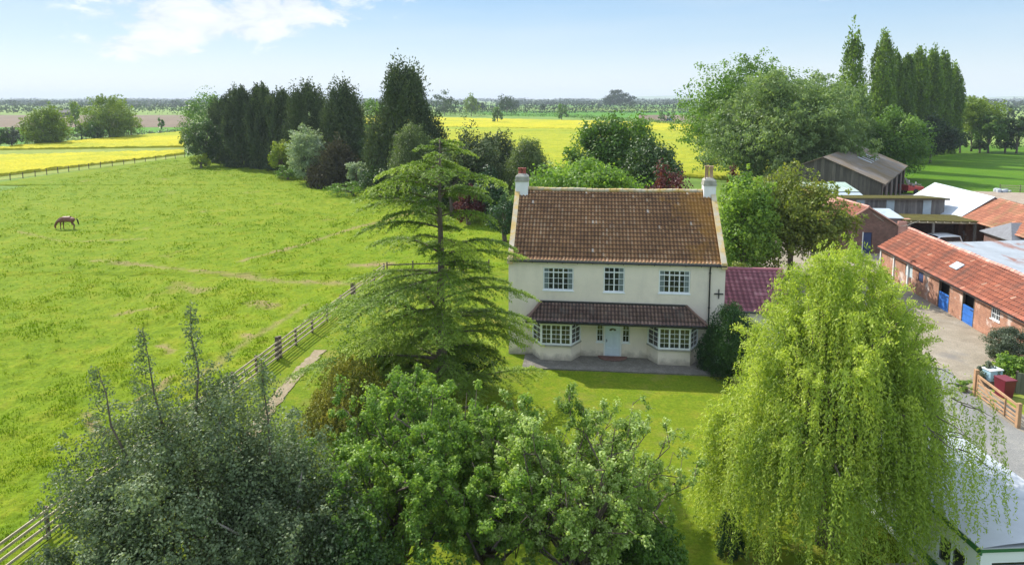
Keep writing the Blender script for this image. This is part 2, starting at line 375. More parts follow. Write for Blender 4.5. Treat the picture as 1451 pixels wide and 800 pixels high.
def plankmat(name, col, var=.4, w=5.0):
    m, N, L, b, o = new_mat(name)
    t = N.new('ShaderNodeTexCoord'); sx = N.new('ShaderNodeSeparateXYZ'); L.new(t.outputs['Object'], sx.inputs[0])
    ad = N.new('ShaderNodeMath'); ad.operation = 'ADD'; L.new(sx.outputs['X'], ad.inputs[0]); L.new(sx.outputs['Y'], ad.inputs[1])
    mu = N.new('ShaderNodeMath'); mu.operation = 'MULTIPLY'; L.new(ad.outputs[0], mu.inputs[0]); mu.inputs[1].default_value = w
    fl = N.new('ShaderNodeMath'); fl.operation = 'FLOOR'; L.new(mu.outputs[0], fl.inputs[0])
    wn = N.new('ShaderNodeTexWhiteNoise'); wn.noise_dimensions = '1D'; L.new(fl.outputs[0], wn.inputs['W'])
    c = ramp(N, L, wn.outputs['Value'], [(0, tuple(q * (1 - var) for q in col)), (1, tuple(q * (1 + var) for q in col))])
    c = mixc(N, L, 1, c, ramp(N, L, noise(N, L, 1.2, 7, .7, stretch=(3, 3, .5)), [(.3, (.6, .6, .6)), (.7, (1.35, 1.3, 1.25))]), 'MULTIPLY')
    fr = N.new('ShaderNodeMath'); fr.operation = 'FRACT'; L.new(mu.outputs[0], fr.inputs[0])
    gap = ramp(N, L, fr.outputs[0], [(.0, (1, 1, 1)), (.08, (0, 0, 0))])
    c = mixc(N, L, gap, c, tuple(q * .3 for q in col))
    L.new(c, b.inputs['Base Color']); b.inputs['Roughness'].default_value = .85
    return m
MAT['planks'] = plankmat('grey weathered boards', (.20, .185, .17), .35, 4)
MAT['barn_boards'] = plankmat('dark barn cladding', (.105, .098, .080), .3, 2.2)
MAT['barn_boards_brown'] = plankmat('brown barn cladding', (.12, .085, .075), .4, 2.2)
MAT['garden_boards'] = plankmat('green grey fence boards', (.16, .17, .12), .3, 6)
def sheetmat(name, col, rust=None, corr=8.0, axis='Y', rr=(.58, .7), rough=.5, stretch=(1, 1, 1), rsc=.6, bstr=.8):
    m, N, L, b, o = new_mat(name)
    c = ramp(N, L, noise(N, L, .7, 7, .65, stretch=stretch), [(.3, tuple(q * .8 for q in col)), (.7, tuple(min(1, q * 1.15) for q in col))])
    if rust: c = mixc(N, L, ramp(N, L, noise(N, L, rsc, 7, .65, stretch=stretch), [(rr[0], (0, 0, 0)), (rr[1], (.9, .9, .9))]), c, rust)
    L.new(c, b.inputs['Base Color']); b.inputs['Roughness'].default_value = rough
    t = N.new('ShaderNodeTexCoord'); sx = N.new('ShaderNodeSeparateXYZ'); L.new(t.outputs['Object'], sx.inputs[0])
    mu = N.new('ShaderNodeMath'); mu.operation = 'MULTIPLY'; L.new(sx.outputs[axis], mu.inputs[0]); mu.inputs[1].default_value = corr * 2 * math.pi
    sn = N.new('ShaderNodeMath'); sn.operation = 'SINE'; L.new(mu.outputs[0], sn.inputs[0])
    if corr: bump(N, L, b, sn.outputs[0], bstr, .03)
    return m
MAT['barn_roof'] = sheetmat('mossy fibre cement roof', (.17, .145, .125), (.15, .095, .035), 1.2, 'Y', (.40, .60), .9, rsc=.22)
MAT['rusty_sheet'] = sheetmat('rusty galvanised sheet', (.30, .33, .36), (.24, .10, .06), 3, 'Y', (.54, .64), .6, (1.5, .5, 1))
MAT['white_sheet'] = sheetmat('white roof sheeting', (.50, .54, .58), None, 1, 'Y', rough=.55, bstr=.3)
MAT['green_sheet'] = sheetmat('pale green corrugated sheet', (.30, .40, .33), (.40, .46, .42), 2.2, 'X', (.4, .6), .6)
MAT['moss_roof'] = grassmat('moss covered roof', [(.085, .075, .028), (.105, .10, .03), (.07, .055, .03), (.13, .12, .04)], .5, 1.2, 7)
MAT['pale_felt'] = plain('pale blue grey felt', (.36, .42, .46), .7, .15, 1.5)
MAT['grey_render'] = plain('grey cement wall', (.26, .25, .24), .9, .2, 1.2)
MAT['caravan_white'] = plain('white park home cladding', (.76, .78, .78), .4, .05, .6)
MAT['caravan_roof'] = plain('pale park home roof', (.44, .46, .48), .45, .12, .55)
MAT['caravan_green'] = plain('dark green trim', (.035, .15, .055), .35, .08, 1)
MAT['curtain'] = plain('tan curtain behind glass', (.36, .29, .17), .4, .25, 3, stretch=(1, 6, 1))
MAT['door_paint'] = plain('pale blue white door paint', (.66, .75, .82), .4, .03, 3)
MAT['net_curtain'] = plain('grey blue curtain behind glass', (.17, .21, .22), .25, .25, 5, stretch=(6, 1, 1))
MAT['blue_door'] = plain('bright blue stable door', (.03, .15, .50), .5, .15, 2)
MAT['navy_door'] = plain('dark blue door', (.03, .05, .14), .5, .1, 2)
MAT['pale_door'] = plain('pale grey blue door', (.45, .53, .56), .6, .12, 2)
MAT['dark'] = plain('unlit interior', (.02, .018, .017), .95, .1, 1)  # near-black colour stands in for the shade inside rooms and sheds
MAT['maroon'] = plain('maroon bin plastic', (.15, .012, .025), .4, .08, 3)
MAT['blue_plastic'] = plain('pale blue plastic', (.38, .58, .68), .4, .08, 3)
MAT['pot_red'] = plain('red chimney pot', (.28, .07, .05), .7, .2, 3)
MAT['pot_tan'] = plain('buff chimney pot', (.42, .27, .17), .7, .2, 3)
MAT['cement'] = plain('grey cement cap', (.33, .32, .27), .9, .25, 3, .01)
MAT['coping'] = tilemat('lichened coping stone', [(0, (.52, .46, .34)), (1, (.52, .46, .34))], moss=((.55, .36, .09), 1.6, .42, .58, None))
MAT['rust'] = plain('rusty iron', (.20, .085, .05), .85, .35, 3)
MAT['car_white'] = plain('white car paint', (.78, .79, .80), .25, .02, 1)
MAT['tyre'] = plain('tyre rubber', (.02, .02, .02), .8, .1, 3)
MAT['red_paint'] = plain('faded red paint', (.42, .04, .035), .5, .15, 2)
MAT['horse'] = plain('bay horse coat', (.17, .065, .035), .55, .2, 2)
MAT['horse_mane'] = plain('black mane hair', (.012, .009, .008), .7, .1, 5)
MAT['wire'] = plain('galvanised wire', (.25, .25, .25), .5, .1, 3)

# ------------------------------------------------------------------ land
def rad(*px):
    return [P(u, v) for u, v in px]
def sheet(name, pts, z, mat, kind='structure', label=None, th=0):
    m = M(); v = [(x, y, z) for x, y in pts]
    if th: m.slab(v, th)
    else: m.add(v, [tuple(range(len(v)))])
    o = m.build(name, mat); tag(o, label, kind=kind)
    return o
sheet('ground', [(-14000, -300), (14000, -300), (14000, 16000), (-14000, 16000)], -.03, MAT['far_ground'])

def field_grid(name, mat, rows, xl, xr, ncol, hfun, zbase, kind='structure', wear=None):
    """a sheet of ground between two side lines with real unevenness"""
    rows = np.asarray(rows); n = len(rows)
    XL = np.array([xl(y) for y in rows]); XR = np.array([xr(y) for y in rows])
    t = np.linspace(0, 1, ncol)
    X = XL[:, None] * (1 - t) + XR[:, None] * t
    Y = np.repeat(rows[:, None], ncol, 1)
    Z = zbase + hfun(X, Y)
    V = np.stack([X, Y, Z], -1).reshape(-1, 3)
    i = np.arange(n - 1)[:, None] * ncol + np.arange(ncol - 1)[None]
    Fq = np.stack([i, i + 1, i + 1 + ncol, i + ncol], -1).reshape(-1, 4)
    at_ = None
    if wear:
        fx = X[:-1, :-1].ravel(); fy = Y[:-1, :-1].ravel(); at_ = np.zeros(len(fx))
        for pts, w, amt in wear:
            for (p, q) in zip(pts[:-1], pts[1:]):
                dx, dy = q[0] - p[0], q[1] - p[1]; t_ = np.clip(((fx - p[0]) * dx + (fy - p[1]) * dy) / (dx * dx + dy * dy + 1e-9), 0, 1)
                d = np.hypot(fx - p[0] - t_ * dx, fy - p[1] - t_ * dy); at_ = np.maximum(at_, amt * np.clip(1.5 - d / w - vn(fx * .9, fy * .9, 41) * .6 - vn(fx * 3, fy * 3, 42) * .5, 0, 1))
    o = mesh_np(name, V, Fq, mat, smooth=True, attr=at_); tag(o, kind=kind); return o
FENCE_A, FENCE_B = (-17.9, 8.0), (-10.8, 56.4)
def fence_x(y): return FENCE_A[0] + (y - FENCE_A[1]) * (FENCE_B[0] - FENCE_A[0]) / (FENCE_B[1] - FENCE_A[1])
rows = [6.0]
while rows[-1] < 176: rows.append(rows[-1] + .16 * max(1, rows[-1] / 26) ** 1.15)
pad_r = lambda y: float(np.interp(y, [6, 56.4, 58, 66, 90, 178], [fence_x(6), fence_x(56.4), -1.5, 6, 8, -60]))
pad_l = lambda y: float(np.interp(y, [6, 60, 178], [-22, -80, -88])) if y < 118 else float(np.interp(y, [118, 123, 178], [-93, -93, -86]))
def pad_h(X, Y):
    h = vn(X * .35, Y * .35, 1) * .14 + np.clip(vn(X * 1.1, Y * 1.1, 2) - .5, 0, 1) * .36 * (.3 + vn(X * .12, Y * .12, 6)) + np.clip(vn(X * 2.7, Y * 2.7, 3) - .4, 0, 1) * .22 + vn(X * 6, Y * 6, 4) * .04
    edge = np.clip((X - X.min(1, keepdims=True)) / 2, 0, 1) * np.clip((X.max(1, keepdims=True) - X) / 1.0, .1, 1)
    return h * (.25 + .75 * edge)
pln = lambda *px: [P(u, v) for u, v in px]
WEAR = [(pln((335, 372), (420, 352), (500, 325), (600, 300)), .55, .8), (pln((130, 372), (260, 384), (400, 402), (520, 405)), .8, .7), (pln((262, 411), (285, 414)), 1.1, 1), (pln((360, 432), (380, 436)), .9, .9),
        (pln((500, 378), (540, 376)), 1.2, 1), (pln((225, 492), (240, 500)), .45, 1), (pln((190, 575), (215, 560), (240, 540)), .4, 1), (pln((345, 478), (352, 482)), .5, 1), (pln((20, 330), (90, 345), (200, 340)), .5, .5),
        (pln((120, 590), (135, 620)), .35, .9), (pln((165, 448), (215, 440)), .5, .6), (pln((545, 262), (560, 285)), 1.0, .9), (pln((270, 545), (330, 500), (430, 435)), .45, .55)]
field_grid('paddock', MAT['paddock'], rows, pad_l, pad_r, 420, pad_h, -.01, wear=WEAR)
sheet('paddock_far_side', [(-260, 30), (-70, 50), (-93, 118), (-93, 123), (-190, 116)], -.012, MAT['paddock'])
# garden lawn with slight unevenness
rows = list(np.arange(8, 62, .25))
field_grid('lawn', MAT['lawn'], rows, lambda y: fence_x(y) + .05, lambda y: 18.5, 120, lambda X, Y: vn(X * .4, Y * .4, 7) * .05 + vn(X * 3, Y * 3, 8) * .02, -.005)
# worn path along the fence
pth = [P(455, 497), P(430, 522), P(400, 556), P(375, 590), P(330, 660)]
pl = []; pr = []
for k in range(60):
    f_ = k / 59 * (len(pth) - 1); i = min(int(f_), len(pth) - 2); x = pth[i][0] * (1 - f_ + i) + pth[i + 1][0] * (f_ - i); y = pth[i][1] * (1 - f_ + i) + pth[i + 1][1] * (f_ - i)
    pl.append((x - .24 - .22 * float(vn(k * .7, 1.5, 3)), y)); pr.append((x + .20 + .26 * float(vn(k * .8, 7.5, 4)), y))
sheet('path', pl + pr[::-1], .075, MAT['path'])
sheet('rough_ground', [(8.5, 40), (22, 38), (60, 60), (60, 100), (14, 100), (8, 60)], .078, MAT['verge'])
sheet('yard', [(19, 27), (24.6, 30), (30, 36), (33, 38), (33, 60), (52, 66), (58, 80), (74, 99), (66, 104), (40, 80), (17.5, 66), (16.8, 52), (16.8, 42), (19, 36)], .084, MAT['gravel'])
sheet('driveway', [(17.5, 5), (24, 5), (23.8, 26), (23.0, 29.5), (23.4, 33.3), (24.3, 36.5), (19.5, 38), (19.5, 30), (18.3, 24)], .090, MAT['asphalt'])
sheet('garden_bed', [(23.9, 5), (60, 5), (60, 44), (30, 38.5), (26.5, 37), (24.6, 33.4), (24.2, 29.4)], .094, MAT['verge'])
sheet('pasture', [(60, 96), (400, 60), (400, 245), (60, 235), (40, 160), (44, 118)], -.012, MAT['pasture'])
sheet('track', [(60, 106), (74, 111), (84, 108.5), (110, 100), (150, 84), (146, 74), (98, 92), (74, 97), (60, 92)], .02, MAT['track'])
# arable fields beyond
sheet('green_field', rad((-500, 206), (30, 204), (95, 192), (268, 186), (268, 180), (-500, 180)), .0, MAT['green_field'])
sheet('ploughed_field', rad((-500, 180.5), (268, 180.5), (275, 163), (-500, 163)), .02, MAT['soil'])
sheet('pale_field', rad((-400, 162.5), (120, 161), (290, 160), (240, 155), (-300, 154)), .04, MAT['pale_field'])
sheet('green_field', rad((700, 164), (1010, 170), (1010, 158), (650, 157)), .02, MAT['green_field'])
sheet('ploughed_field', rad((905, 170), (1020, 176), (1030, 163), (905, 163)), .04, MAT['soil'])
sheet('pale_field', rad((1300, 175), (1650, 185), (1650, 158), (1300, 156)), .02, MAT['pale_field'])
sheet('green_field', rad((1340, 206), (1650, 210), (1650, 187), (1330, 182)), .03, MAT['pale_field'])
sheet('green_field', rad((520, 151.3), (1040, 151.3), (1040, 149.3), (520, 149.3)), .08, MAT['green_field'])
sheet('pale_field', rad((-300, 150.8), (420, 150.8), (420, 148.6), (-300, 148.6)), .08, MAT['pale_field'])
sheet('pale_field', rad((300, 155), (700, 156), (720, 152), (330, 151)), .06, MAT['pale_field'])
sheet('verge', rad((-60, 262), (0, 255.5), (262, 222.5), (262, 219), (0, 249), (-60, 254)), .01, MAT['verge'])
# rapeseed: a standing crop with a rough flowering top
def crop(name, quad, nx, ny, h, label, mat='rape'):
    a, b, c, d = [np.array(q) for q in quad]      # near-left, near-right, far-right, far-left
    s = np.linspace(0, 1, nx)[None, :, None]; t = (np.linspace(0, 1, ny) ** 1.5)[:, None, None]
    XY = (a * (1 - s) + b * s) * (1 - t) + (d * (1 - s) + c * s) * t
    X, Y = XY[..., 0], XY[..., 1]
    Z = h + (vn(X * .12, Y * .12, 21) - .5) * .25 + (vn(X * .8, Y * .8, 22) - .5) * .3 + (vn(X * 2.2, Y * 2.2, 23) - .5) * .2
    dip = np.clip((vn(X * .035 + 3, Y * .10, 24) - .80) * 9, 0, 1); Z = Z - dip * h * .75
    Z[0, :] = 0; Z[-1, :] = 0; Z[:, 0] = 0; Z[:, -1] = 0
    V = np.stack([X, Y, Z], -1).reshape(-1, 3)
    i = np.arange(ny - 1)[:, None] * nx + np.arange(nx - 1)[None]
    Fq = np.stack([i, i + 1, i + 1 + nx, i + nx], -1).reshape(-1, 4)
    o = mesh_np(name, V, Fq, MAT[mat], smooth=True); tag(o, label, kind='stuff'); return o
crop('rapeseed_crop', rad((-90, 261), (262, 219), (262, 214.5), (-90, 224)), 420, 60, .55, 'yellow flowering rapeseed nearest the paddock fence')
crop('rapeseed_crop', rad((-60, 214), (262, 209), (275, 186), (60, 205)), 360, 90, .55, 'yellow flowering rapeseed behind the pale grass strip')
sheet('grass_strip', rad((-90, 224), (262, 214.5), (262, 209), (-90, 212)), .03, MAT['verge'])
crop('rapeseed_crop', rad((470, 178), (1075, 188), (1010, 176), (500, 164)), 420, 120, .6, 'bright yellow rapeseed at the far side of the middle field')
crop('rapeseed_crop', rad((420, 215), (1130, 262), (1075, 188.2), (470, 178.2)), 420, 150, .6, 'thinner green yellow rapeseed just behind the house', 'rape_thin')

# grass tussocks standing in the paddock
def tussocks():
    n = 260000
    y = 14 + 150 * rng.random(n) ** 1.9; xr = np.array([pad_r(v) for v in y]) - .25
    xl = np.maximum(-(.80 * y + 6), np.where(y > 115, -84, -999)); x = xl + (xr - xl) * rng.random(n)
    def pad_z(x, y): return np.clip(pad_h(np.stack([x * 0 - 500, x, x * 0 + 500], 1), np.stack([y, y, y], 1))[:, 1] - .02, 0, 1)
    dens = vn(x * 1.1, y * 1.1, 2) * .6 + vn(x * .35, y * .35, 1) * .4
    keep = rng.random(n) < np.clip((dens - .42) * 2.2, .05, .8)
    x, y, dens = x[keep], y[keep], dens[keep]; n = len(x)
    sc = np.clip(y / 32, .8, 2.4)
    h = (.04 + .07 * rng.random(n)) * (.4 + dens) * np.sqrt(sc); w = (.016 + .022 * rng.random(n)) * sc
    a = rng.random(n) * 6.283; lean = rng.random(n) * .6; b = rng.random(n) * 6.283
    z0 = pad_z(x, y)
    p = np.stack([x, y, z0], -1); side = np.stack([np.cos(a) * w, np.sin(a) * w, a * 0], -1)
    tip = p + np.stack([np.cos(b) * lean * h, np.sin(b) * lean * h, h], -1)
    V = np.stack([p - side, p + side, tip + side * .3, tip - side * .3], 1).reshape(-1, 3)
    Fq = np.arange(4 * n).reshape(-1, 4)
    v = np.clip(vn(x * .3, y * .3, 31) * .6 + rng.random(n) * .5, 0, 1)
    m = leafmat('paddock grass blades', (.088, .165, .008), (.145, .222, .011), (.21, .262, .018), .4, .8, .0)
    o = mesh_np('grass', V, Fq, m, attr=v); tag(o, 'tufts of bright green grass across the paddock', kind='stuff')
tussocks()

# ------------------------------------------------------------------ foliage tools
def unit(a): return a / np.maximum(np.linalg.norm(a, axis=-1, keepdims=True), 1e-9)
class Leaves:
    def __init__(s): s.p = []; s.d = []; s.n = []; s.l = []; s.w = []; s.v = []
    def add(s, p, d, n, l, w, v):
        k = len(p)
        s.p.append(p); s.d.append(unit(d)); s.n.append(n)
        s.l.append(np.broadcast_to(l, (k,))); s.w.append(np.broadcast_to(w, (k,))); s.v.append(np.broadcast_to(v, (k,)))
    def build(s, name, mat, parent=None):
        p = np.concatenate(s.p); d = np.concatenate(s.d); n = np.concatenate(s.n)
        l = np.concatenate(s.l)[:, None]; w = np.concatenate(s.w)[:, None]; v = np.clip(np.concatenate(s.v), 0, 1)
        side = unit(np.cross(d, n)) * w / 2
        V = np.stack([p - d * l / 2, p + side, p + d * l / 2, p - side], 1).reshape(-1, 3)
        return mesh_np(name, V, np.arange(len(V)).reshape(-1, 4), mat, parent, attr=v)
def clump(lv, rg, c, r, n, l, w, v=.5, up=.25, droop=0., vr=.35, shell=.45):
    d = unit(rg.normal(size=(n, 3))); q = rg.random(n)[:, None] ** shell
    r = np.asarray(r, float) * np.ones(3)
    p = np.asarray(c) + d * r * q
    nn = unit(d + np.array([0, 0, up]) + rg.normal(size=(n, 3)) * .55)
    dd = np.cross(nn, rg.normal(size=(n, 3))) + np.array([0, 0, -droop])
    lv.add(p, dd, nn, l * (.7 + .6 * rg.random(n)), w * (.7 + .6 * rg.random(n)), v + (rg.random(n) - .5) * vr)
def dirs_sphere(rg, n, zmin=-.5):
    i = np.arange(n) + .5; z = 1 - (1 - zmin) * i / n; a = i * 2.39996 + rg.normal(size=n) * .35
    z = np.clip(z + rg.normal(size=n) * .08, -1, 1); r = np.sqrt(1 - z * z)
    return np.stack([r * np.cos(a), r * np.sin(a), z], -1)
def wiggle(rg, a, b, k=5, amt=.08):
    a = np.asarray(a, float); b = np.asarray(b, float); ln = np.linalg.norm(b - a)
    pts = []
    for i in range(k):
        t = i / (k - 1); p = a * (1 - t) + b * t + rg.normal(size=3) * amt * ln * math.sin(math.pi * t) * .6
        p[2] += math.sin(math.pi * t) * ln * .06; pts.append(tuple(p))
    return pts
def limbs(m, rg, base, fork, targets, r0, forkfrac=.5, n=6):
    """trunk to the fork height then a limb to every target"""
    m.tube(wiggle(rg, base, fork, 5, .03), [r0 * 1.25, r0, r0 * .92, r0 * .85, r0 * .75], 8)
    for t in targets:
        h = rg.uniform(.0, forkfrac); s = np.asarray(fork) * (1 - h) + np.asarray(base) * h
        s = s + 0; ln = np.linalg.norm(np.asarray(t) - s); rr = min(r0 * .5, ln * .035)
        m.tube(wiggle(rg, s, t, 5, .10), [rr, rr * .8, rr * .6, rr * .4, rr * .15], n)
def tree(name, label, cat, loc, group=None, rz=0, scale=None):
    return empty(name, loc, rz, label, cat, group, scale)
def broad(root, seed, h, rx, ry, zc, rz_, nclump, per, l, w, mat, bark, rc=.32, r0=.25, fork=None, vbase=.5, lobes=.35, zmin=-.55, up=.3, droop=0, flat=.8, spray=0, notrunk=False, part='crown'):
    rg = np.random.default_rng(seed); lv = Leaves()
    ds = dirs_sphere(rg, nclump, zmin); cen = []
    ph = rg.random(3) * 6.28
    for d in ds:
        az = math.atan2(d[1], d[0])
        lob = 1 + lobes * .5 * (math.sin(az * 3 + ph[0]) * .5 + math.sin(az * 2 + ph[1] + d[2] * 3) * .6 + math.sin(d[2] * 6 + ph[2] + az) * .4)
        q = rg.uniform(.60, .88) * lob
        c = np.array([d[0] * rx * q, d[1] * ry * q, zc + d[2] * rz_ * q]); cen.append(c)
        s = rg.uniform(.65, 1.35) * rc; rr = np.array([rx * s, ry * s, rz_ * s * flat])
        clump(lv, rg, c, rr, per, l, w, vbase + rg.normal() * .16, up, droop)
        if spray:
            for _ in range(spray):
                dd = unit(d + rg.normal(size=3) * .5); c2 = c + dd * rr * rg.uniform(.9, 1.35)
                clump(lv, rg, c2, rr * .25, max(6, per // 14), l, w, vbase + .12 + rg.normal() * .1, up, droop)
    for _ in range(nclump // 4):          # inner foliage
        d = unit(rg.normal(size=3)); c = np.array([d[0] * rx * .35, d[1] * ry * .35, zc + d[2] * rz_ * .35])
        clump(lv, rg, c, np.array([rx, ry, rz_]) * rc, per // 2, l, w, vbase - .1, up, droop)
    if not notrunk:
        m = M(); fork = fork or h * .35
        tg = [cen[i] for i in rg.choice(len(cen), min(len(cen), 16), replace=False)]
        limbs(m, rg, (0, 0, -.1), (rg.normal() * .1, rg.normal() * .1, fork), tg, r0); m.build('trunk', bark, root, smooth=True)
    lv.build(part, mat, root)
def plume_tree(root, seed, h, prof, nplume, per, l, w, mat, bark, r0=.22, vbase=.45, ps=.55, spread=.35, elong=2.2, tips=6, trunk_top=.9, lump=.2):
    """conifers and poplars: upswept plumes round a stem; prof = [(z fraction, radius)]"""
    rg = np.random.default_rng(seed); lv = Leaves(); zs = [q[0] for q in prof]; rs = [q[1] for q in prof]
    ph = rg.random(2) * 6.28
    area = np.cumsum(np.interp(np.linspace(0, 1, 60), zs, rs) + .12 * max(rs)); area /= area[-1]
    for i in range(nplume):
        t = np.interp((i + .5) / nplume, area, np.linspace(0, 1, 60)); t = min(.995, max(.01, t + rg.normal() * .012))
        a = i * 2.39996 + rg.normal() * .3; r = np.interp(t, zs, rs) * rg.uniform(.70, 1.02) * (1 + lump * math.sin(a * 2 + ph[0] + t * 9))
        z = t * h; c = np.array([r * math.cos(a), r * math.sin(a), z]); s = ps * rg.uniform(.6, 1.6)
        d = unit(rg.normal(size=(per, 3))); q = rg.random(per)[:, None] ** .5
        p = c + d * np.array([s, s, s * elong]) * q
        taper = np.clip(1 - (p[:, 2] - c[2]) / (s * elong) * .5, .3, 1.3)[:, None]
        p[:, :2] = c[:2] + (p[:, :2] - c[:2]) * taper
        outv = np.array([math.cos(a), math.sin(a), 0])
        nn = unit(d * .6 + outv * .7 + rg.normal(size=(per, 3)) * .4)
        dd = np.array([0, 0, 1.0]) + outv * spread + rg.normal(size=(per, 3)) * .45
        lv.add(p, dd, nn, l * (.7 + .6 * rg.random(per)), w * (.7 + .6 * rg.random(per)), vbase + rg.normal() * .19 + (rg.random(per) - .5) * .3)
    for k in range(tips):                  # ragged leading shoots
        a = rg.random() * 6.28; r = rg.random() * max(rs) * .45; hh = h * rg.uniform(.88, .985); z1 = hh + h * rg.uniform(.02, .065)
        n = per // 2; t = rg.random(n)
        p = np.stack([r * math.cos(a) + rg.normal(size=n) * ps * .25 * (1.1 - t), r * math.sin(a) + rg.normal(size=n) * ps * .25 * (1.1 - t), hh - ps + t * (z1 - hh + ps)], -1)
        lv.add(p, np.array([0, 0, 1.0]) + rg.normal(size=(n, 3)) * .5, rg.normal(size=(n, 3)), l, w, vbase + (rg.random(n) - .5) * .3)
    m = M(); m.tube(wiggle(rg, (0, 0, -.1), (0, 0, h * trunk_top), 6, .01), [r0 * 1.2, r0, r0 * .8, r0 * .6, r0 * .35, r0 * .1], 8); m.build('trunk', bark, root, smooth=True)
    lv.build('crown', mat, root)
def weep(root, seed, h, dome, nstr, lo, hi, l, w, mat, bark, boughs=None, sway=.10, jit=.03, spread=.24, vspread=.2, rvar=(.9, 1.04), lvar=(.45, 1.15), step=.09, r0=.3, vbase=.5, zfloor=None, leafy=1.0, outw=.25, nlimb=22, bundle=14, trunk_fork=.35):
    """weeping crown: dome(az, t) -> (radius, z); strands hang from it in bundles"""
    rg = np.random.default_rng(seed); lv = Leaves(); m = M(); nb = max(1, nstr // bundle); heads = []
    for b in range(nb):
        a = b * 2.39996 + rg.normal() * .2; t = math.sqrt((b + .5) / nb) * rg.uniform(*rvar)
        vb = vbase + rg.normal() * vspread
        if boughs:
            B = boughs[b % len(boughs)]; a0 = rg.random() * 6.28; q = math.sqrt(rg.random()); hx_ = B[0] + B[3] * q * math.cos(a0); hy_ = B[1] + B[3] * q * math.sin(a0)
            z = B[2] - .75 * B[3] * q * q + rg.normal() * .15; r = math.hypot(hx_, hy_); a = math.atan2(hy_, hx_); t = min(1, r / 3.6); vb = vbase + B[4] + rg.normal() * vspread
            L0 = min(z - .3, rg.uniform(lo, hi) * (.8 + .3 * t))
        else:
            r, z = dome(a, t); L0 = rg.uniform(lo, hi) * (.72 + .45 * t)
        heads.append((r * math.cos(a), r * math.sin(a), z))
        # leafy arching head of the bundle
        for k in range(bundle):
            ox, oy = rg.normal(size=2) * spread; st = np.array([r * math.cos(a) + ox, r * math.sin(a) + oy, z + rg.normal() * .15])
            ln = L0 * rg.uniform(*lvar); aa = a + rg.normal() * .5
            if zfloor: ln = min(ln, max(.4, st[2] - zfloor(st[0] + outw * math.cos(aa), st[1])))
            n = max(5, int(ln / step)); s = np.linspace(0, 1, n)
            o = outw * rg.uniform(.5, 1.6); arc = np.sqrt(s) * o; swy = rg.normal(size=2) * sway
            p = np.stack([st[0] + math.cos(aa) * arc + swy[0] * s * s, st[1] + math.sin(aa) * arc + swy[1] * s * s, st[2] + .22 * np.sin(np.minimum(s * ln / .8, 1) * math.pi) - s ** 1.25 * ln], -1)
            keep = rg.random(n) < leafy; p = p[keep]; n = len(p)
            p = p + rg.normal(size=(n, 3)) * jit
            dd = np.stack([rg.normal(size=n) * .8 + .3 * math.cos(aa), rg.normal(size=n) * .8 + .3 * math.sin(aa), -.9 + 0 * p[:, 0]], -1)
            nn = unit(rg.normal(size=(n, 3)) * .7 + np.array([math.cos(aa) * .6, math.sin(aa) * .6, .55]))
            lv.add(p, dd, nn, l * (.7 + .6 * rg.random(n)), w * (.7 + .6 * rg.random(n)), vb + (rg.random(n) - .5) * .35)
    fk = (rg.normal() * .15, rg.normal() * .15, h * trunk_fork)
    tg = [heads[i] for i in rg.choice(len(heads), min(nlimb, len(heads)), replace=False)]
    limbs(m, rg, (0, 0, -.1), fk, tg, r0, .3); m.build('trunk', bark, root, smooth=True)
    lv.build('crown', mat, root)

# ------------------------------------------------------------------ building tools
def tiled(name, mat, parent, O, X, Up, wid, length, tw=.2, ct=.31, amp=.03, lim=None, sag=0, step=.035, seed=1, ns=6, vpow=1.0):
    O = np.array(O, float); X = unit(np.array(X, float)); Up = unit(np.array(Up, float)); Nn = np.cross(X, Up)
    nc = int(round(wid / tw)); tw = wid / nc; nr = int(round(length / ct)); ct = length / nr
    xs = np.arange(nc * ns + 1) / ns * tw; prof = amp * (np.sin(xs / tw * 2 * math.pi) * .7 + .3 * np.sin(xs / tw * 4 * math.pi))
    V = []; rows = []
    for i in range(nr):
        for t, hh in ((i * ct, step), ((i + 1) * ct, 0.0)): rows.append((t, hh))
    T = np.array([r[0] for r in rows]); Hh = np.array([r[1] for r in rows])
    jit = (hash2(np.arange(nc * ns + 1) // ns, np.zeros(nc * ns + 1), seed + 5) - .5) * .012
    Xg = np.repeat(xs[None], len(T), 0); Tg = np.repeat(T[:, None], len(xs), 1)
    if lim:
        lo = np.array([lim(t)[0] for t in T])[:, None]; hi = np.array([lim(t)[1] for t in T])[:, None]; Xg = np.clip(Xg, lo, hi)
    Hg = Hh[:, None] + prof[None] + jit[None] - sag * (np.sin(Xg / wid * math.pi) * .6 + vn(Xg * .35, Tg * .3, seed) * .8) * (Tg / length * .7 + .3)
    V = O + Xg[..., None] * X + Tg[..., None] * Up + Hg[..., None] * Nn
    n = len(xs); R_ = len(T)
    i = np.arange(R_ - 1)[:, None] * n + np.arange(n - 1)[None]
    Fq = np.stack([i, i + 1, i + 1 + n, i + n], -1).reshape(-1, 4)
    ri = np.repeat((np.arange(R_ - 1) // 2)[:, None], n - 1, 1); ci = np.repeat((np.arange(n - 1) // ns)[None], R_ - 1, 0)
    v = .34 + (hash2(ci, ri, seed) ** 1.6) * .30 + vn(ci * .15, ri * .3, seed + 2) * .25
    ph_ = (np.arange(n - 1) + .5) / ns % 1.0; v = v * (.42 + .58 * np.clip(.5 + .8 * np.sin(ph_ * 2 * math.pi), 0, 1))[None]  # profile shading put into the colour: lighter rolls, dirt-dark channels
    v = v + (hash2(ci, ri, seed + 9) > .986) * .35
    v[(np.arange(R_ - 1) % 2) == 1] = 0.0  # risers take the darkest colour: painted shadow under the tile tails
    return mesh_np(name, V.reshape(-1, 3), Fq, mat, parent, attr=v.ravel())
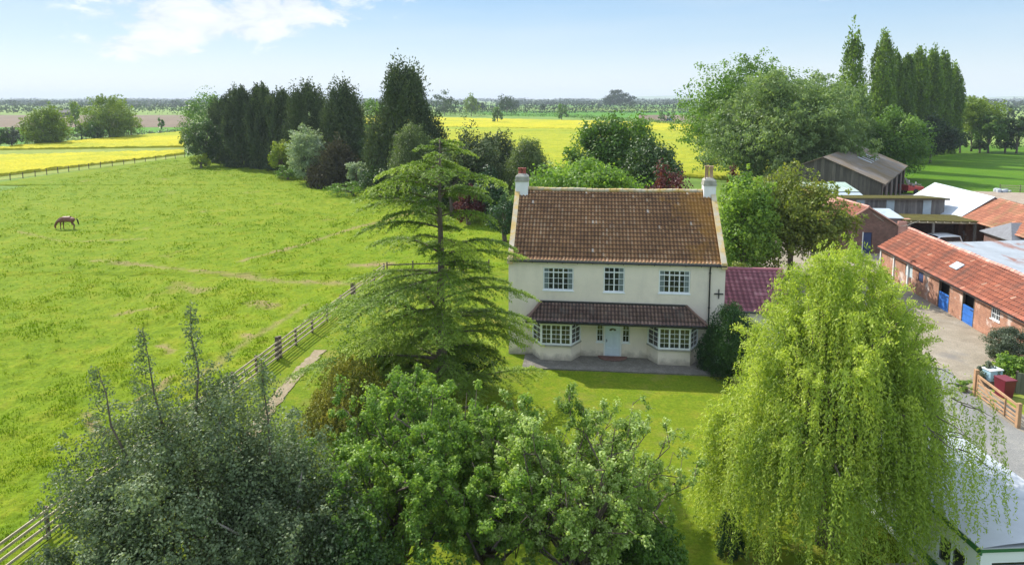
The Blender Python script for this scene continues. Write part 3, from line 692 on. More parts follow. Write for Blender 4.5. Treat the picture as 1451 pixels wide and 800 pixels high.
def holed_wall(m, x0, x1, z0, z1, holes, y=0, depth=.12, f=None):
    """wall face at y with openings, reveals going back by depth"""
    f = f or (lambda x, y, z: (x, y, z))
    xs = sorted({x0, x1, *[h[0] for h in holes], *[h[1] for h in holes]}); zs = sorted({z0, z1, *[h[2] for h in holes], *[h[3] for h in holes]})
    for i in range(len(xs) - 1):
        for j in range(len(zs) - 1):
            cx = (xs[i] + xs[i + 1]) / 2; cz = (zs[j] + zs[j + 1]) / 2
            if any(h[0] < cx < h[1] and h[2] < cz < h[3] for h in holes): continue
            m.quad(f(xs[i], y, zs[j]), f(xs[i + 1], y, zs[j]), f(xs[i + 1], y, zs[j + 1]), f(xs[i], y, zs[j + 1]))
    for a, b, c, d in holes:
        m.quad(f(a, y, c), f(a, y, d), f(a, y + depth, d), f(a, y + depth, c)); m.quad(f(b, y, c), f(b, y + depth, c), f(b, y + depth, d), f(b, y, d))
        m.quad(f(a, y, c), f(a, y + depth, c), f(b, y + depth, c), f(b, y, c)); m.quad(f(a, y, d), f(b, y, d), f(b, y + depth, d), f(a, y + depth, d))
    return m
def window(parent, loc, rz, w, h, lights, cols, rows, trans=None, fw=.065, fr=None, sill=True, label=None, curtains=False, gb=.022):
    """frame with mullions, glazing bars and a recessed pane; x across, -y outward"""
    fr = fr or MAT['white_paint']
    m = M(); m.box(0, fw, 0, .07, 0, h).box(w - fw, w, 0, .07, 0, h).box(fw, w - fw, 0, .07, 0, fw).box(fw, w - fw, 0, .07, h - fw, h)
    lw = (w - fw * (lights + 1)) / lights
    for i in range(lights):
        a = fw + i * (lw + fw)
        if i: m.box(a - fw, a, .002, .068, fw, h - fw)
        zt = h * trans if trans else None
        if zt: m.box(a, a + lw, .004, .066, zt - .03, zt + .03)
        for c in range(1, cols): x = a + lw * c / cols; m.box(x - gb / 2, x + gb / 2, .02, .05, fw, h - fw)
        zb, zu = fw, (zt - .03 if zt else h - fw)
        nr = rows
        for r in range(1, nr): z = zb + (zu - zb) * r / nr; m.box(a, a + lw, .018, .048, z - gb / 2, z + gb / 2)
    o = m.build('window', fr, parent); o.location = loc; o.rotation_euler = (0, 0, rz)
    if label: o['label'] = label
    M().box(fw * .5, w - fw * .5, .055, .062, fw * .5, h - fw * .5).build('pane', MAT['glass'], o)
    if sill: M().box(-.05, w + .05, -.07, .10, -.07, -.003).build('sill', fr, o, bevel=.01)
    return o

HA = R(6.3)
EX = np.array((math.cos(HA), -math.sin(HA))); EY = np.array((math.sin(HA), math.cos(HA)))

# ------------------------------------------------------------------ farmhouse
house = empty('farmhouse', (-.2, 38.9, .02), -HA, 'cream rendered two storey farmhouse with weathered pantile roof, bay windows and pale front door', 'house')
HL, HD, HE, HR = 12.3, 8.4, 5.8, 9.3
m = M()
BAY = [(1.41, 1.96, 3.70, 4.24), (8.05, 8.60, 10.36, 10.90)]
holes = [(2.02, 3.78, 3.95, 5.30), (5.50, 6.70, 3.93, 5.42), (8.62, 10.38, 3.97, 5.32), (5.56, 6.60, 0, 2.12), (5.14, 5.54, .95, 2.08), (6.62, 7.05, .95, 2.08)] + [(b[0] + .1, b[3] - .1, .3, 2.3) for b in BAY]
holed_wall(m, 0, HL, -.1, HE, holes, 0, .14)
m.quad((0, HD, -.1), (0, 0, -.1), (0, 0, HE), (0, HD, HE)); m.add([(0, 0, HE), (0, HD, HE), (0, HD / 2, HR - .05)], [(0, 2, 1)])
m.quad((HL, 0, -.1), (HL, HD, -.1), (HL, HD, HE), (HL, 0, HE)); m.add([(HL, 0, HE), (HL, HD, HE), (HL, HD / 2, HR - .05)], [(0, 1, 2)])
m.quad((HL, HD, -.1), (0, HD, -.1), (0, HD, HE), (HL, HD, HE))
m.build('wall', MAT['render'], house)
# near-black panels painted for the dim rooms behind the glass
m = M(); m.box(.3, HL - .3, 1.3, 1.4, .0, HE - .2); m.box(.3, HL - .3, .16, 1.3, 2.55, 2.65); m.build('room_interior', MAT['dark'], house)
for x0, x1, z0, z1, n in ((2.02, 3.78, 3.95, 5.30, 3), (5.50, 6.70, 3.93, 5.42, 2), (8.62, 10.38, 3.97, 5.32, 3)):
    w = window(house, (x0 + .005, .045, z0 + .005), 0, x1 - x0 - .01, z1 - z0 - .01, n, 2, 3, .78)
    lw_ = (x1 - x0 - .01 - .065 * (n + 1)) / n
    for q_ in ((0, n - 1) if n == 3 else (1,)):
        a_ = .065 + q_ * (lw_ + .065); M().box(a_ + (0 if q_ == 0 else lw_ * .45), a_ + lw_ * (.55 if q_ == 0 else 1), .0515, .0545, .07, z1 - z0 - .08).build('curtain', MAT['net_curtain'], w)
for x0, x1 in ((5.14, 5.54), (6.62, 7.05)):
    window(house, (x0 + .005, .05, .955), 0, x1 - x0 - .01, 1.12, 1, 2, 3, None, fw=.05)
# front door
d = M(); d.box(5.66, 6.50, .06, .11, .03, 2.04)
for (a, b, c, e) in ((5.76, 6.03, .15, .62), (6.13, 6.40, .15, .62), (5.76, 6.03, .75, 1.45), (6.13, 6.40, .75, 1.45)):
    d.box(a, b, .045, .06, c, e); d.box(a + .04, b - .04, .037, .045, c + .04, e - .04)
door = d.build('door', MAT['door_paint'], house, bevel=.006)
f = M()
for k in range(7):
    t0 = math.pi * k / 7 + .03; t1 = math.pi * (k + 1) / 7 - .03
    f.add([(6.08 + r * math.cos(t), yy, 1.63 + r * .75 * math.sin(t)) for yy in (.038, .058) for r, t in ((.07, t0), (.20, t0), (.20, t1), (.07, t1))], [(0, 3, 2, 1), (4, 5, 6, 7), (0, 1, 5, 4), (1, 2, 6, 5), (2, 3, 7, 6), (3, 0, 4, 7)])
f.build('fanlight', MAT['glass'], door)
M().box(5.70, 5.73, .02, .06, .95, 1.12).bar((5.715, .02, 1.04), (5.80, .02, 1.04), .02).build('handle', MAT['iron'], door)
M().box(5.60, 6.56, -.02, .14, -.04, .05).build('threshold', MAT['cement'], house)
M().box(5.565, 5.655, .03, .12, .05, 2.115).box(6.505, 6.595, .03, .12, .05, 2.115).box(5.655, 6.505, .03, .12, 2.045, 2.115).build('door_frame', MAT['white_paint'], house)
# two splayed bays
for b0, b1, b2, b3 in BAY:
    m = M(); pts = [(b0, -.002), (b1, -.9), (b2, -.9), (b3, -.002)]
    for (p, q) in zip(pts[:-1], pts[1:]):
        m.quad((*p, -.1), (*q, -.1), (*q, .92), (*p, .92)); m.quad((*p, 2.22), (*q, 2.22), (*q, 2.50), (*p, 2.50))
    m.add([(*p, .90) for p in pts], [(0, 1, 2, 3)]); m.add([(*p, 2.24) for p in pts], [(0, 1, 2, 3)])
    bay = m.build('bay_wall', MAT['render'], house)
    m = M(); so = [(b0 - .05, .0), (b1 - .04, -.97), (b2 + .04, -.97), (b3 + .05, .0)]
    m.slab([(*p, .985) for p in so], .06); m.build('sill', MAT['cement'], bay)
    for k, (p, q) in enumerate(zip(pts[:-1], pts[1:])):
        dx, dy = q[0] - p[0], q[1] - p[1]; ln = math.hypot(dx, dy)
        window(house, (p[0], p[1], .99), math.atan2(dy, dx), ln, 1.24, (1, 3, 1)[k], 2, (3, 4, 3)[k], (.75, None, .75)[k], fw=.085, sill=False)
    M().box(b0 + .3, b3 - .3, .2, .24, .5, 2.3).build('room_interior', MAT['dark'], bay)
# canopy roof over the bays and the door
cx0, cx1, ct0, ct1, cz0, cz1, cy = 1.14, 11.24, 1.94, 10.17, 2.46, 3.26, -1.17
sl = math.hypot(-cy, cz1 - cz0)
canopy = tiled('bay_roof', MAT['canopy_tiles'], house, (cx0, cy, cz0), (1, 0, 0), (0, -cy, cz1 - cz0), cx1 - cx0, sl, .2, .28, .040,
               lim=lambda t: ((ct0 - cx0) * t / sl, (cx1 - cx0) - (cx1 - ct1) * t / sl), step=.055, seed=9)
M().add([(cx0, cy, cz0), (ct0, -.003, cz1), (cx0, -.003, cz0)], [(0, 1, 2)]).build('hip_slope', MAT['canopy_tiles'], canopy); M().add([(cx1, cy, cz0), (cx1, -.003, cz0), (ct1, -.003, cz1)], [(0, 1, 2)]).build('hip_slope', MAT['canopy_tiles'], canopy)

M().bar((cx0, cy, cz0 + .05), (ct0, -.05, cz1 + .05), .14, .07).build('hip_tiles', MAT['canopy_tiles'], canopy); M().bar((cx1, cy, cz0 + .05), (ct1, -.05, cz1 + .05), .14, .07).build('hip_tiles', MAT['canopy_tiles'], canopy)
M().bar((ct0 - .05, -.05, cz1 + .03), (ct1 + .05, -.05, cz1 + .03), .1, .09).build('lead_flashing', MAT['iron'], canopy)
M().bar((cx0 - .02, cy - .05, cz0 - .06), (cx1 + .02, cy - .05, cz0 - .06), .10, .09).bar((cx0 - .02, cy, cz0 - .06), (cx0 - .02, 0, cz0 - .06), .08).bar((cx1 + .02, cy, cz0 - .06), (cx1 + .02, 0, cz0 - .06), .08).build('gutter', MAT['black'], canopy)
M().box(cx0 + .03, cx1 - .03, cy + .03, -.004, cz0 - .10, cz0 - .04).build('soffit', MAT['white_paint'], canopy)
# main roof
sl = math.hypot(HD / 2 + .12, HR - HE + .05)
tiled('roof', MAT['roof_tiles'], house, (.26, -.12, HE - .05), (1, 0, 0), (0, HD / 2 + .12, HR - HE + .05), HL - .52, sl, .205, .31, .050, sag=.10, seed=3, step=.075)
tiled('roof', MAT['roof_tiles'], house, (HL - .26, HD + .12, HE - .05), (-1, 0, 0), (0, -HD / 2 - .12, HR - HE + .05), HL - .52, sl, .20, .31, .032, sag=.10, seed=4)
m = M(); xr = np.linspace(.26, HL - .26, 32)
for k in range(31):
    z = lambda x: HR + .035 - .10 * .6 * math.sin((x - .26) / (HL - .52) * math.pi) + .015 * math.sin(x * 2.1)
    m.tube([(xr[k], HD / 2, z(xr[k])), (xr[k + 1] - .02, HD / 2, z(xr[k + 1]) + .012)], [.115, .125], 8, at=float(rng.random()))
m.build('ridge_tiles', MAT['coping'], house)
for x0, x1 in ((-.03, .27), (HL - .27, HL + .03)):
    m = M(); t = .16
    pts = [(-.22, HE - .10), (HD / 2, HR + .10), (HD + .22, HE - .10)]
    for (a, b) in ((pts[0], pts[1]), (pts[1], pts[2])):
        for k in range(7):
            p = [a[i] + (b[i] - a[i]) * k / 7 for i in (0, 1)]; q = [a[i] + (b[i] - a[i]) * (k + .985) / 7 for i in (0, 1)]
            vs = [(x, yy, zz + e) for e in (0, .13) for x in (x0, x1) for (yy, zz) in (p, q)]
            m.add(vs, [(0, 1, 3, 2), (4, 6, 7, 5), (0, 4, 5, 1), (2, 3, 7, 6), (0, 2, 6, 4), (1, 5, 7, 3)])
    m.build('gable_coping', MAT['coping'], house)
for x in (HL - .25, -.07): M().box(x, x + .32, -.20, .10, HE - .32, HE + .02).build('kneeler', MAT['coping'], house, bevel=.02)
M().tube([(.1, -.17, HE - .13), (HL + .02, -.17, HE - .13)], .062, 8).build('gutter', MAT['black'], house)
for k in range(14): x = .5 + k * .87; M().box(x, x + .04, -.12, -.003, HE - .24, HE - .17).build('gutter_bracket', MAT['black'], house)
dp = M().tube([(11.45, -.17, HE - .16), (11.45, -.06, HE - .4), (11.45, -.06, .1)], .042, 8)
for z in (1.2, 3.2, 5.2): dp.box(11.39, 11.51, -.10, -.004, z, z + .05)
dp.build('downpipe', MAT['black'], house)
M().bar((11.72, -.02, 4.03), (12.22, -.02, 4.03), .05, .07).bar((11.97, -.024, 3.76), (11.97, -.024, 4.30), .05, .07).build('wall_anchor', MAT['iron'], house)
def chimney(x0, x1, ztop, potmat, pots, ph, aerial=False):
    ym = HD / 2
    m = M().box(x0, x1, ym - .42, ym + .42, HR - 1.0, ztop - .42); c = m.build('chimney', MAT['chimney_white'], house, bevel=.015)
    M().box(x0 - .04, x1 + .04, ym - .46, ym + .46, ztop - .42, ztop - .30).box(x0 - .01, x1 + .01, ym - .43, ym + .43, ztop - .30, ztop - .1).add(
        [(x0 - .01, ym - .43, ztop - .1), (x1 + .01, ym - .43, ztop - .1), (x1 + .01, ym + .43, ztop - .1), (x0 - .01, ym + .43, ztop - .1), (x0 + .18, ym - .25, ztop + .06), (x1 - .18, ym - .25, ztop + .06), (x1 - .18, ym + .25, ztop + .06), (x0 + .18, ym + .25, ztop + .06)],
        [(0, 1, 5, 4), (1, 2, 6, 5), (2, 3, 7, 6), (3, 0, 4, 7), (4, 5, 6, 7)]).build('chimney_cap', MAT['cement'], c)
    for px, py in pots:
        M().lathe((px, py, ztop), [(.135, -.02), (.13, .05), (.11, .1), (.105, ph - .1), (.135, ph - .07), (.135, ph), (.09, ph), (.09, ph - .1)], 12).build('chimney_pot', potmat, c, smooth=True)
    M().box(x0 - .02, x1 + .02, ym - .50, ym - .425, HR - .92, HR - .52).build('lead_flashing', MAT['grey_render'], c)
    if aerial:
        a = M().tube([(x0 + .08, ym - .3, ztop - .6), (x0 + .08, ym - .3, ztop + 1.0)], .02, 6)
        a.tube([(x0 - .05, ym - .3, ztop + .93), (x0 + .30, ym - .3, ztop + .93)], .012, 5)
        for k in range(4): a.tube([(x0 - .02 + k * .09, ym - .45, ztop + .93), (x0 - .02 + k * .09, ym - .15, ztop + .93)], .007, 4)
        a.build('tv_aerial', MAT['iron'], c)
chimney(.0, .78, 10.22, MAT['pot_red'], [(.26, HD / 2 + .05), (.52, HD / 2 - .02)], .42)
chimney(11.60, 12.32, 10.12, MAT['pot_tan'], [(11.82, HD / 2 + .08), (12.06, HD / 2 - .1)], .78, True)
# plum tiled annex on the right
annex = empty('annex', (-.2 + EX[0] * 12.34 + EY[0] * 1.3, 38.9 + EX[1] * 12.34 + EY[1] * 1.3, .02), -HA, 'low annex with plum red tiled roof against the right side of the cream house', 'annex')
m = M(); AL, AD, AE, AR = 4.3, 6.4, 2.7, 4.3
m.box(0, AL, 0, AD, -.1, AE); m.add([(AL, 0, AE), (AL, AD, AE), (AL, AD / 2, AR)], [(0, 1, 2)]); m.add([(.002, 0, AE), (.002, AD, AE), (.002, AD / 2, AR)], [(0, 2, 1)])
m.build('wall', MAT['render'], annex)
sl = math.hypot(AD / 2 + .15, AR - AE + .08)
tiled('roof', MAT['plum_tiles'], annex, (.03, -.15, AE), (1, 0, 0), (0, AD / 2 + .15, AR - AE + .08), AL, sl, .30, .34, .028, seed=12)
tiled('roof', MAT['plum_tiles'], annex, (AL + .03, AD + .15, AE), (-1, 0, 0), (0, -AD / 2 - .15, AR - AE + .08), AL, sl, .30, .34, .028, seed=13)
M().tube([(.03, AD / 2, AR + .1), (AL + .05, AD / 2, AR + .1)], .12, 8).build('ridge_tiles', MAT['plum_tiles'], annex)
M().tube([(.0, -.2, AE - .05), (AL + .05, -.2, AE - .05)], .055, 8).build('gutter', MAT['black'], annex)
# paving and step in front of the house
def hp(x, y): q = np.array((-.2, 38.9)) + EX * x + EY * y; return (float(q[0]), float(q[1]))
sheet('patio', [hp(1.0, -2.15), hp(11.9, -2.05), hp(12.2, -.0), hp(1.0, -.0)], .10, MAT['paving'], th=.14)
m = M(); pts = [(*hp(6.08 + .85 * math.cos(t), -.05 - .62 * math.sin(t)), .17) for t in np.linspace(math.pi, 0, 12)]
m.slab(pts, .07); tag(m.build('doorstep', MAT['dark_brick']), 'dark half round step at the front door', 'step')

# ------------------------------------------------------------------ stable range on the right
SX, SY = 31.9, 57.9
stable = empty('stable_block', (SX, SY, 0), -HA, 'long low brick stable range with orange pantile roof and bright blue half doors', 'stable')
SE, SR_, SW = 2.28, 3.85, 2.25; S0 = -27.5
hs_ = []      # openings on the yard side measured as (y far, y near, z0, z1)
dr = [(-11.45, -10.0), (-14.55, -13.15)]
for a, b in dr: hs_.append((a, b, 0.0, 2.08))
hs_ += [(-17.35, -16.4, 1.35, 2.05), (-7.65, -6.85, 1.15, 1.95), (-5.9, -4.7, 1.05, 2.0)]
for k in range(2): a = -20.2 - k * 3.4; hs_.append((a - 1.3, a, 0, 2.08))
m = M(); holed_wall(m, S0, 0, -.1, SE, hs_, 0, .16, f=lambda a, d, z: (d, a, z))
m.quad((0, 0, -.1), (2 * SW, 0, -.1), (2 * SW, 0, SE), (0, 0, SE)); m.add([(0, 0, SE), (2 * SW, 0, SE), (SW, 0, SR_)], [(0, 1, 2)])
m.quad((0, S0, -.1), (2 * SW, S0, -.1), (2 * SW, S0, SE), (0, S0, SE)); m.add([(0, S0, SE), (2 * SW, S0, SE), (SW, S0, SR_)], [(0, 1, 2)])
m.quad((2 * SW, S0, -.1), (2 * SW, 0, -.1), (2 * SW, 0, SE), (2 * SW, S0, SE))
m.build('wall', MAT['brick'], stable)
M().box(.5, .6, S0 + .2, -.2, 0, SE - .1).build('interior', MAT['dark'], stable)  # near-black panel painted for the shade inside the openings
for a, b in dr + [(-21.5, -20.2), (-24.9, -23.6)]:
    d = M().box(.02, .07, a + .05, b - .05, .06, 1.28)
    for z in (.22, .68, 1.12): d.box(.0, .02, a + .07, b - .07, z, z + .1)
    dd = d.build('stable_door', MAT['blue_door'], stable); M().box(-.015, .0, a + .10, a + .42, 1.13, 1.18).build('hinge', MAT['iron'], dd)
    M().box(-.012, .11, a - .03, a + .045, 0, 2.13).box(-.012, .11, b - .045, b + .03, 0, 2.13).box(-.012, .11, a - .03, b + .03, 2.085, 2.17).build('door_frame', MAT['post_wood'], stable)
window(stable, (.03, -16.4, 1.35), -math.pi / 2, .95, .70, 2, 2, 2, None, fw=.05)
M().box(.03, .07, -7.6, -6.9, 1.18, 1.92).build('shutter', MAT['navy_door'], stable)
M().box(.03, .07, -5.85, -4.75, 1.08, 1.97).build('shutter', MAT['pale_door'], stable)
for y in (-5.32, -2.8, -.25): M().box(-.09, .012, y, y + .14, 0, SE - .05).build('corner_post', MAT['white_paint'], stable)
sl = math.hypot(SW + .2, SR_ - SE + .12)
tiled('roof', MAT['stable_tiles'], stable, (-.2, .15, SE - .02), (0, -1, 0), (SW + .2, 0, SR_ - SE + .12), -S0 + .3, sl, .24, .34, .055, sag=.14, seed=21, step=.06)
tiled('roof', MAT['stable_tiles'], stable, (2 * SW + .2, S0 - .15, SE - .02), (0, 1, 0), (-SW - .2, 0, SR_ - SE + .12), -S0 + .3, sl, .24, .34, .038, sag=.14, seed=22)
m = M()
for k in range(60):
    y = .15 - k * .465; z = SR_ + .10 + .02 * math.sin(k * .7) - .05 * math.sin(k / 60 * math.pi)
    m.tube([(SW, y, z), (SW, y - .45, z + .012)], [.12, .13], 8, at=float(rng.random()))
m.build('ridge_tiles', MAT['faded_tiles'], stable)
M().bar((-.24, .1, SE - .08), (-.24, S0, SE - .08), .09, .07).build('gutter', MAT['black'], stable)
# rooflight lying on the slope
ux, uz = (SW + .2) / sl, (SR_ - SE + .12) / sl
def slope(t, y, h): return (-.2 + ux * t - uz * h, y, SE - .02 + uz * t + ux * h)
m = M(); m.add([slope(1.2, -9.6, .07), slope(1.85, -9.6, .07), slope(1.85, -10.6, .07), slope(1.2, -10.6, .07), slope(1.2, -9.6, 0), slope(1.85, -9.6, 0), slope(1.85, -10.6, 0), slope(1.2, -10.6, 0)],
               [(0, 1, 2, 3), (0, 4, 5, 1), (1, 5, 6, 2), (2, 6, 7, 3), (3, 7, 4, 0)]); m.build('rooflight', MAT['pale_felt'], stable)

# rusty lean-to sheet roofs behind the stable ridge
shed = empty('sheet_roofed_shed', (SX, SY, 0), -HA, 'open shed with large grey galvanised sheet roof patched with rust', 'shed')
m = M()
for k in range(9):
    y = .2 - k * 2.35; ry = (rng.random() - .5) * .04
    m.slab([(4.9, y - 2.4, 2.72 + ry), (13.5, y - 2.4, 3.2 + ry), (13.5, y, 3.2 + ry + .03), (4.9, y, 2.72 + ry + .03)], .03)
m.build('roof', MAT['rusty_sheet'], shed)
m = M()
for k in range(7):
    for x in (5.1, 13.1): M().box(x - .08, x + .08, -.3 - k * 3.3, -.14 - k * 3.3, 0, 2.68 if x < 9 else 3.15).build('post', MAT['post_wood'], shed)
M().box(13.2, 13.4, -21, 0, 0, 3.1).build('back_wall', MAT['dark_brick'], shed)
# small grey slate roof in front of the orange tiled barn
q = P(1446, 333, 2.9)
g = empty('grey_roofed_shed', (q[0] + .5, q[1] + 1, 0), -HA, 'small shed with plain grey pitched roof beside the orange tiled shelter', 'shed')
m = M().box(-1.2, 4, -1.5, 3, 0, 2.4); m.build('wall', MAT['dark_brick'], g)
m = M().slab([(-1.5, -1.8, 2.45), (4.3, -1.8, 2.45), (3.2, .75, 3.7), (-.2, .75, 3.7)], .06); m.slab([(-1.5, 3.3, 2.45), (-.2, .75, 3.7), (3.2, .75, 3.7), (4.3, 3.3, 2.45)], .06)
m.slab([(-1.5, 3.3, 2.45), (-1.5, -1.8, 2.45), (-.2, .75, 3.7)], .06); m.build('roof', plain('grey slates', (.13, .135, .15), .6, .2, 3), g)

# carport with moss covered roof, brick barn behind
def plank_box(m, x0, x1, y0, y1, z0, z1): m.box(x0, x1, y0, y1, z0, z1)
port = empty('carport', (39.6, 67.4, 0), -HA, 'open fronted carport with moss covered flat roof sheltering a white vehicle', 'carport')
m = M().slab([(-.3, -.4, 3.0), (6.6, -.4, 3.0), (6.6, 4.0, 2.93), (-.3, 4.0, 2.93)], .08); m.build('roof', MAT['moss_roof'], port)
m = M().box(-.25, 6.5, -.3, -.12, 2.72, 2.9)
for k in range(9): m.box(.1 + k * .78, .2 + k * .78, -.55, -.30, 2.8, 2.92)
m.build('fascia_beam', MAT['fence_wood'], port)
for x in (0, 2.3, 6.2): M().box(x, x + .2, -.28, -.10, 0, 2.72).build('post', MAT['planks'], port)
M().box(-.2, 6.4, 3.7, 3.85, 0, 2.9).box(-.2, -.05, .2, 3.7, 0, 2.85).build('back_wall', MAT['dark_brick'], port)
M().box(-1.1, -.3, -.6, -.45, 0, 2.9).build('brick_end', MAT['faded_tiles'], port)

# white vehicle under the carport
car = empty('parked_vehicle', (42.3, 66.6, 0), R(8), 'white four wheel drive vehicle parked under the carport', 'car')
body = [(-2.1, .45), (-2.12, .95), (-1.0, 1.08), (-.45, 1.62), (1.15, 1.66), (1.75, 1.60), (2.05, 1.05), (2.1, .45)]
b = M().prism(body, -.85, .85).build('body', MAT['car_white'], car, bevel=.06)
M().add([(-.93, -.86, 1.10), (-.45, -.86, 1.54), (1.60, -.86, 1.54), (1.85, -.86, 1.10)], [(0, 1, 2, 3)]).add([(-1.02, -.7, 1.12), (-1.02, .7, 1.12), (-.50, .66, 1.60), (-.50, -.66, 1.60)], [(0, 1, 2, 3)]).build('windows', MAT['glass'], car)
for x in (-1.35, 1.3):
    for y in (-.86, .70):
        w = M(); pts = [(x, y, .36), (x, y + .18, .36)]; w.tube(pts, .36, 16); w.build('wheel', MAT['tyre'], car)
for y in (-.62, .62): M().box(-2.15, -2.1, y - .13, y + .13, .72, .88).build('headlight', MAT['pale_felt'], car)

# orange tiled shelter and white sheeted barn running back from it
oran = empty('tiled_shelter', (45.4, 61.0, 0), -HA, 'open shelter with mossy orange tiled roof at the right edge behind the carport', 'shelter')
OE, OR, OW, OLn = 2.9, 4.9, 3.4, 8.2
m = M()
for y in (.1, 3.9, 7.7): m.box(.1, .5, y, y + .38, 0, OE)
m.box(2 * OW - .3, 2 * OW, 0, OLn, 0, OE); m.box(.5, 2 * OW - .3, OLn - .25, OLn, 0, OE); m.add([(0, OLn, OE), (2 * OW, OLn, OE), (OW, OLn, OR)], [(0, 1, 2)])
m.box(.6, 3.0, 1.6, 3.4, 0, 1.9)
m.build('wall', MAT['brick'], oran)
sl = math.hypot(OW + .2, OR - OE + .1)
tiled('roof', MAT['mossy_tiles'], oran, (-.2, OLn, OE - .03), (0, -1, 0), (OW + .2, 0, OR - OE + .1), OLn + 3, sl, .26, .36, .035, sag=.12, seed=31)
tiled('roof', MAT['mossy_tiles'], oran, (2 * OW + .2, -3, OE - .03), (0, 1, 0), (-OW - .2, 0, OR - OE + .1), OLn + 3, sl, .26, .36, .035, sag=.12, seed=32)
wb = empty('white_roofed_barn', (46.2, 69.4, 0), -HA, 'barn with plain white sheet roof beyond the orange tiled shelter', 'barn')
m = M().box(0, 6.4, .1, 12, 0, 2.7); m.add([(0, .1, 2.7), (6.4, .1, 2.7), (3.2, .1, 4.9)], [(0, 1, 2)]); m.add([(0, 12, 2.7), (6.4, 12, 2.7), (3.2, 12, 4.9)], [(0, 1, 2)]); m.build('wall', MAT['brick'], wb)
M().slab([(-.35, 0, 2.65), (3.2, 0, 5.05), (3.2, 12.3, 5.05), (-.35, 12.3, 2.65)], .05).slab([(3.2, 0, 5.05), (6.7, 0, 2.65), (6.7, 12.3, 2.65), (3.2, 12.3, 5.05)], .05).build('roof', MAT['white_sheet'], wb)

# long plank building
pk = empty('timber_shed', (34.2, 73.0, 0), -HA * .25, 'long grey board shed with three pale doors and a moss edged roof', 'shed')
m = M().box(0, 12.4, 0, 4.5, 0, 3.95).box(0, 12.4, 0, .3, 3.953, 4.33); m.build('wall', MAT['planks'], pk)
M().slab([(-.2, -.35, 4.42), (12.7, -.35, 4.42), (12.7, 4.8, 4.02), (-.2, 4.8, 4.02)], .07).build('roof', MAT['moss_roof'], pk)
for x in (3.0, 6.2, 10.1): M().box(x, x + .85, -.05, -.002, 2.3, 4.2).build('door', MAT['pale_door'], pk)
m = M().box(-.2, 12.7, -.40, -.33, 4.22, 4.34).build('fascia', MAT['post_wood'], pk)
# small flat roofed store
st = empty('flat_roofed_store', (36.3, 68.6, 0), -HA, 'small grey walled store with pale flat roof next to the brick barn', 'store')
M().box(0, 3.2, 0, 3, 0, 2.95).build('wall', MAT['grey_render'], st)
M().slab([(-.15, -.2, 3.02), (3.4, -.2, 3.02), (3.4, 3.4, 3.45), (-.15, 3.4, 3.45)], .07).build('roof', MAT['pale_felt'], st)
M().box(3.3, 3.9, -.5, -.1, 0, 3.0).build('pier', MAT['faded_tiles'], st)
# brick barn with two tone roof
bb = empty('brick_barn', (31.3, 64.9, 0), R(3), 'dark brick barn with steep gable, its roof part orange part faded pink tiles', 'barn')
BW, BE, BR, BL = 6.2, 2.75, 4.55, 15.5
m = M(); holed_wall(m, 0, BW, -.1, BE, [(2.75, 3.65, 0, 2.15)], 0, .15)
m.add([(0, 0, BE), (BW, 0, BE), (BW / 2, 0, BR)], [(0, 1, 2)]); m.quad((0, BL, -.1), (0, 0, -.1), (0, 0, BE), (0, BL, BE)); m.quad((BW, 0, -.1), (BW, BL, -.1), (BW, BL, BE), (BW, 0, BE))
m.quad((BW, BL, -.1), (0, BL, -.1), (0, BL, BE), (BW, BL, BE)); m.add([(0, BL, BE), (BW, BL, BE), (BW / 2, BL, BR)], [(0, 1, 2)])
m.build('wall', MAT['dark_brick'], bb)
M().box(2.8, 3.6, .06, .12, .02, 2.12).build('door', MAT['navy_door'], bb); M().box(2.66, 2.75, -.03, .05, 0, 2.2).build('door_post', MAT['white_paint'], bb)
sl = math.hypot(BW / 2 + .15, BR - BE + .1)
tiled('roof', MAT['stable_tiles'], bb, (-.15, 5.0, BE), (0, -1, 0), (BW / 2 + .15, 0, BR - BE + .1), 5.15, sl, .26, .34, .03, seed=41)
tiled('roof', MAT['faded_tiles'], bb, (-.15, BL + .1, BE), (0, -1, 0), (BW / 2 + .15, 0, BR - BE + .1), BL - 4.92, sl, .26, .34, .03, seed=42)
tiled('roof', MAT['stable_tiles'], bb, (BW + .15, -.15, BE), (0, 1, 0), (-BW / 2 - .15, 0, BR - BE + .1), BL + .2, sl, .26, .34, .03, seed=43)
M().tube([(BW / 2, -.15, BR + .13), (BW / 2, BL + .1, BR + .13)], .11, 8).build('ridge_tiles', MAT['faded_tiles'], bb)
M().bar((-.1, -.14, BE + .02), (BW / 2, -.14, BR + .10), .05, .12).bar((BW + .1, -.14, BE + .02), (BW / 2, -.14, BR + .10), .05, .12).build('verge_board', MAT['faded_tiles'], bb)
# sagging cable between barn and store
m = M(); a = np.array([34.6, 64.6, 4.1]); b = np.array([40.6, 67.0, 3.0])
m.tube([tuple(a * (1 - t) + b * t - np.array([0, 0, .9 * math.sin(math.pi * t)])) for t in np.linspace(0, 1, 10)], .025, 5)
tag(m.build('cable', MAT['cement']), 'pale cable sagging from the brick barn gable to the carport', 'cable')
# green sheet roof shed
gs = empty('green_roofed_shed', (32.8, 80.5, 0), -HA * .3, 'low shed with pale green corrugated roof in front of the big timber barn', 'shed')
M().box(0, 8.2, 0, 3.5, 0, 3.9).build('wall', MAT['barn_boards'], gs)
M().slab([(-.3, -1.2, 3.75), (8.4, -1.2, 3.75), (8.4, -.1, 4.0), (-.3, -.1, 4.0)], .05).build('lower_roof', MAT['pale_felt'], gs)
M().slab([(-.3, -.1, 4.1), (8.4, -.1, 4.1), (8.4, 3.8, 4.75), (-.3, 3.8, 4.75)], .05).build('roof', MAT['green_sheet'], gs)
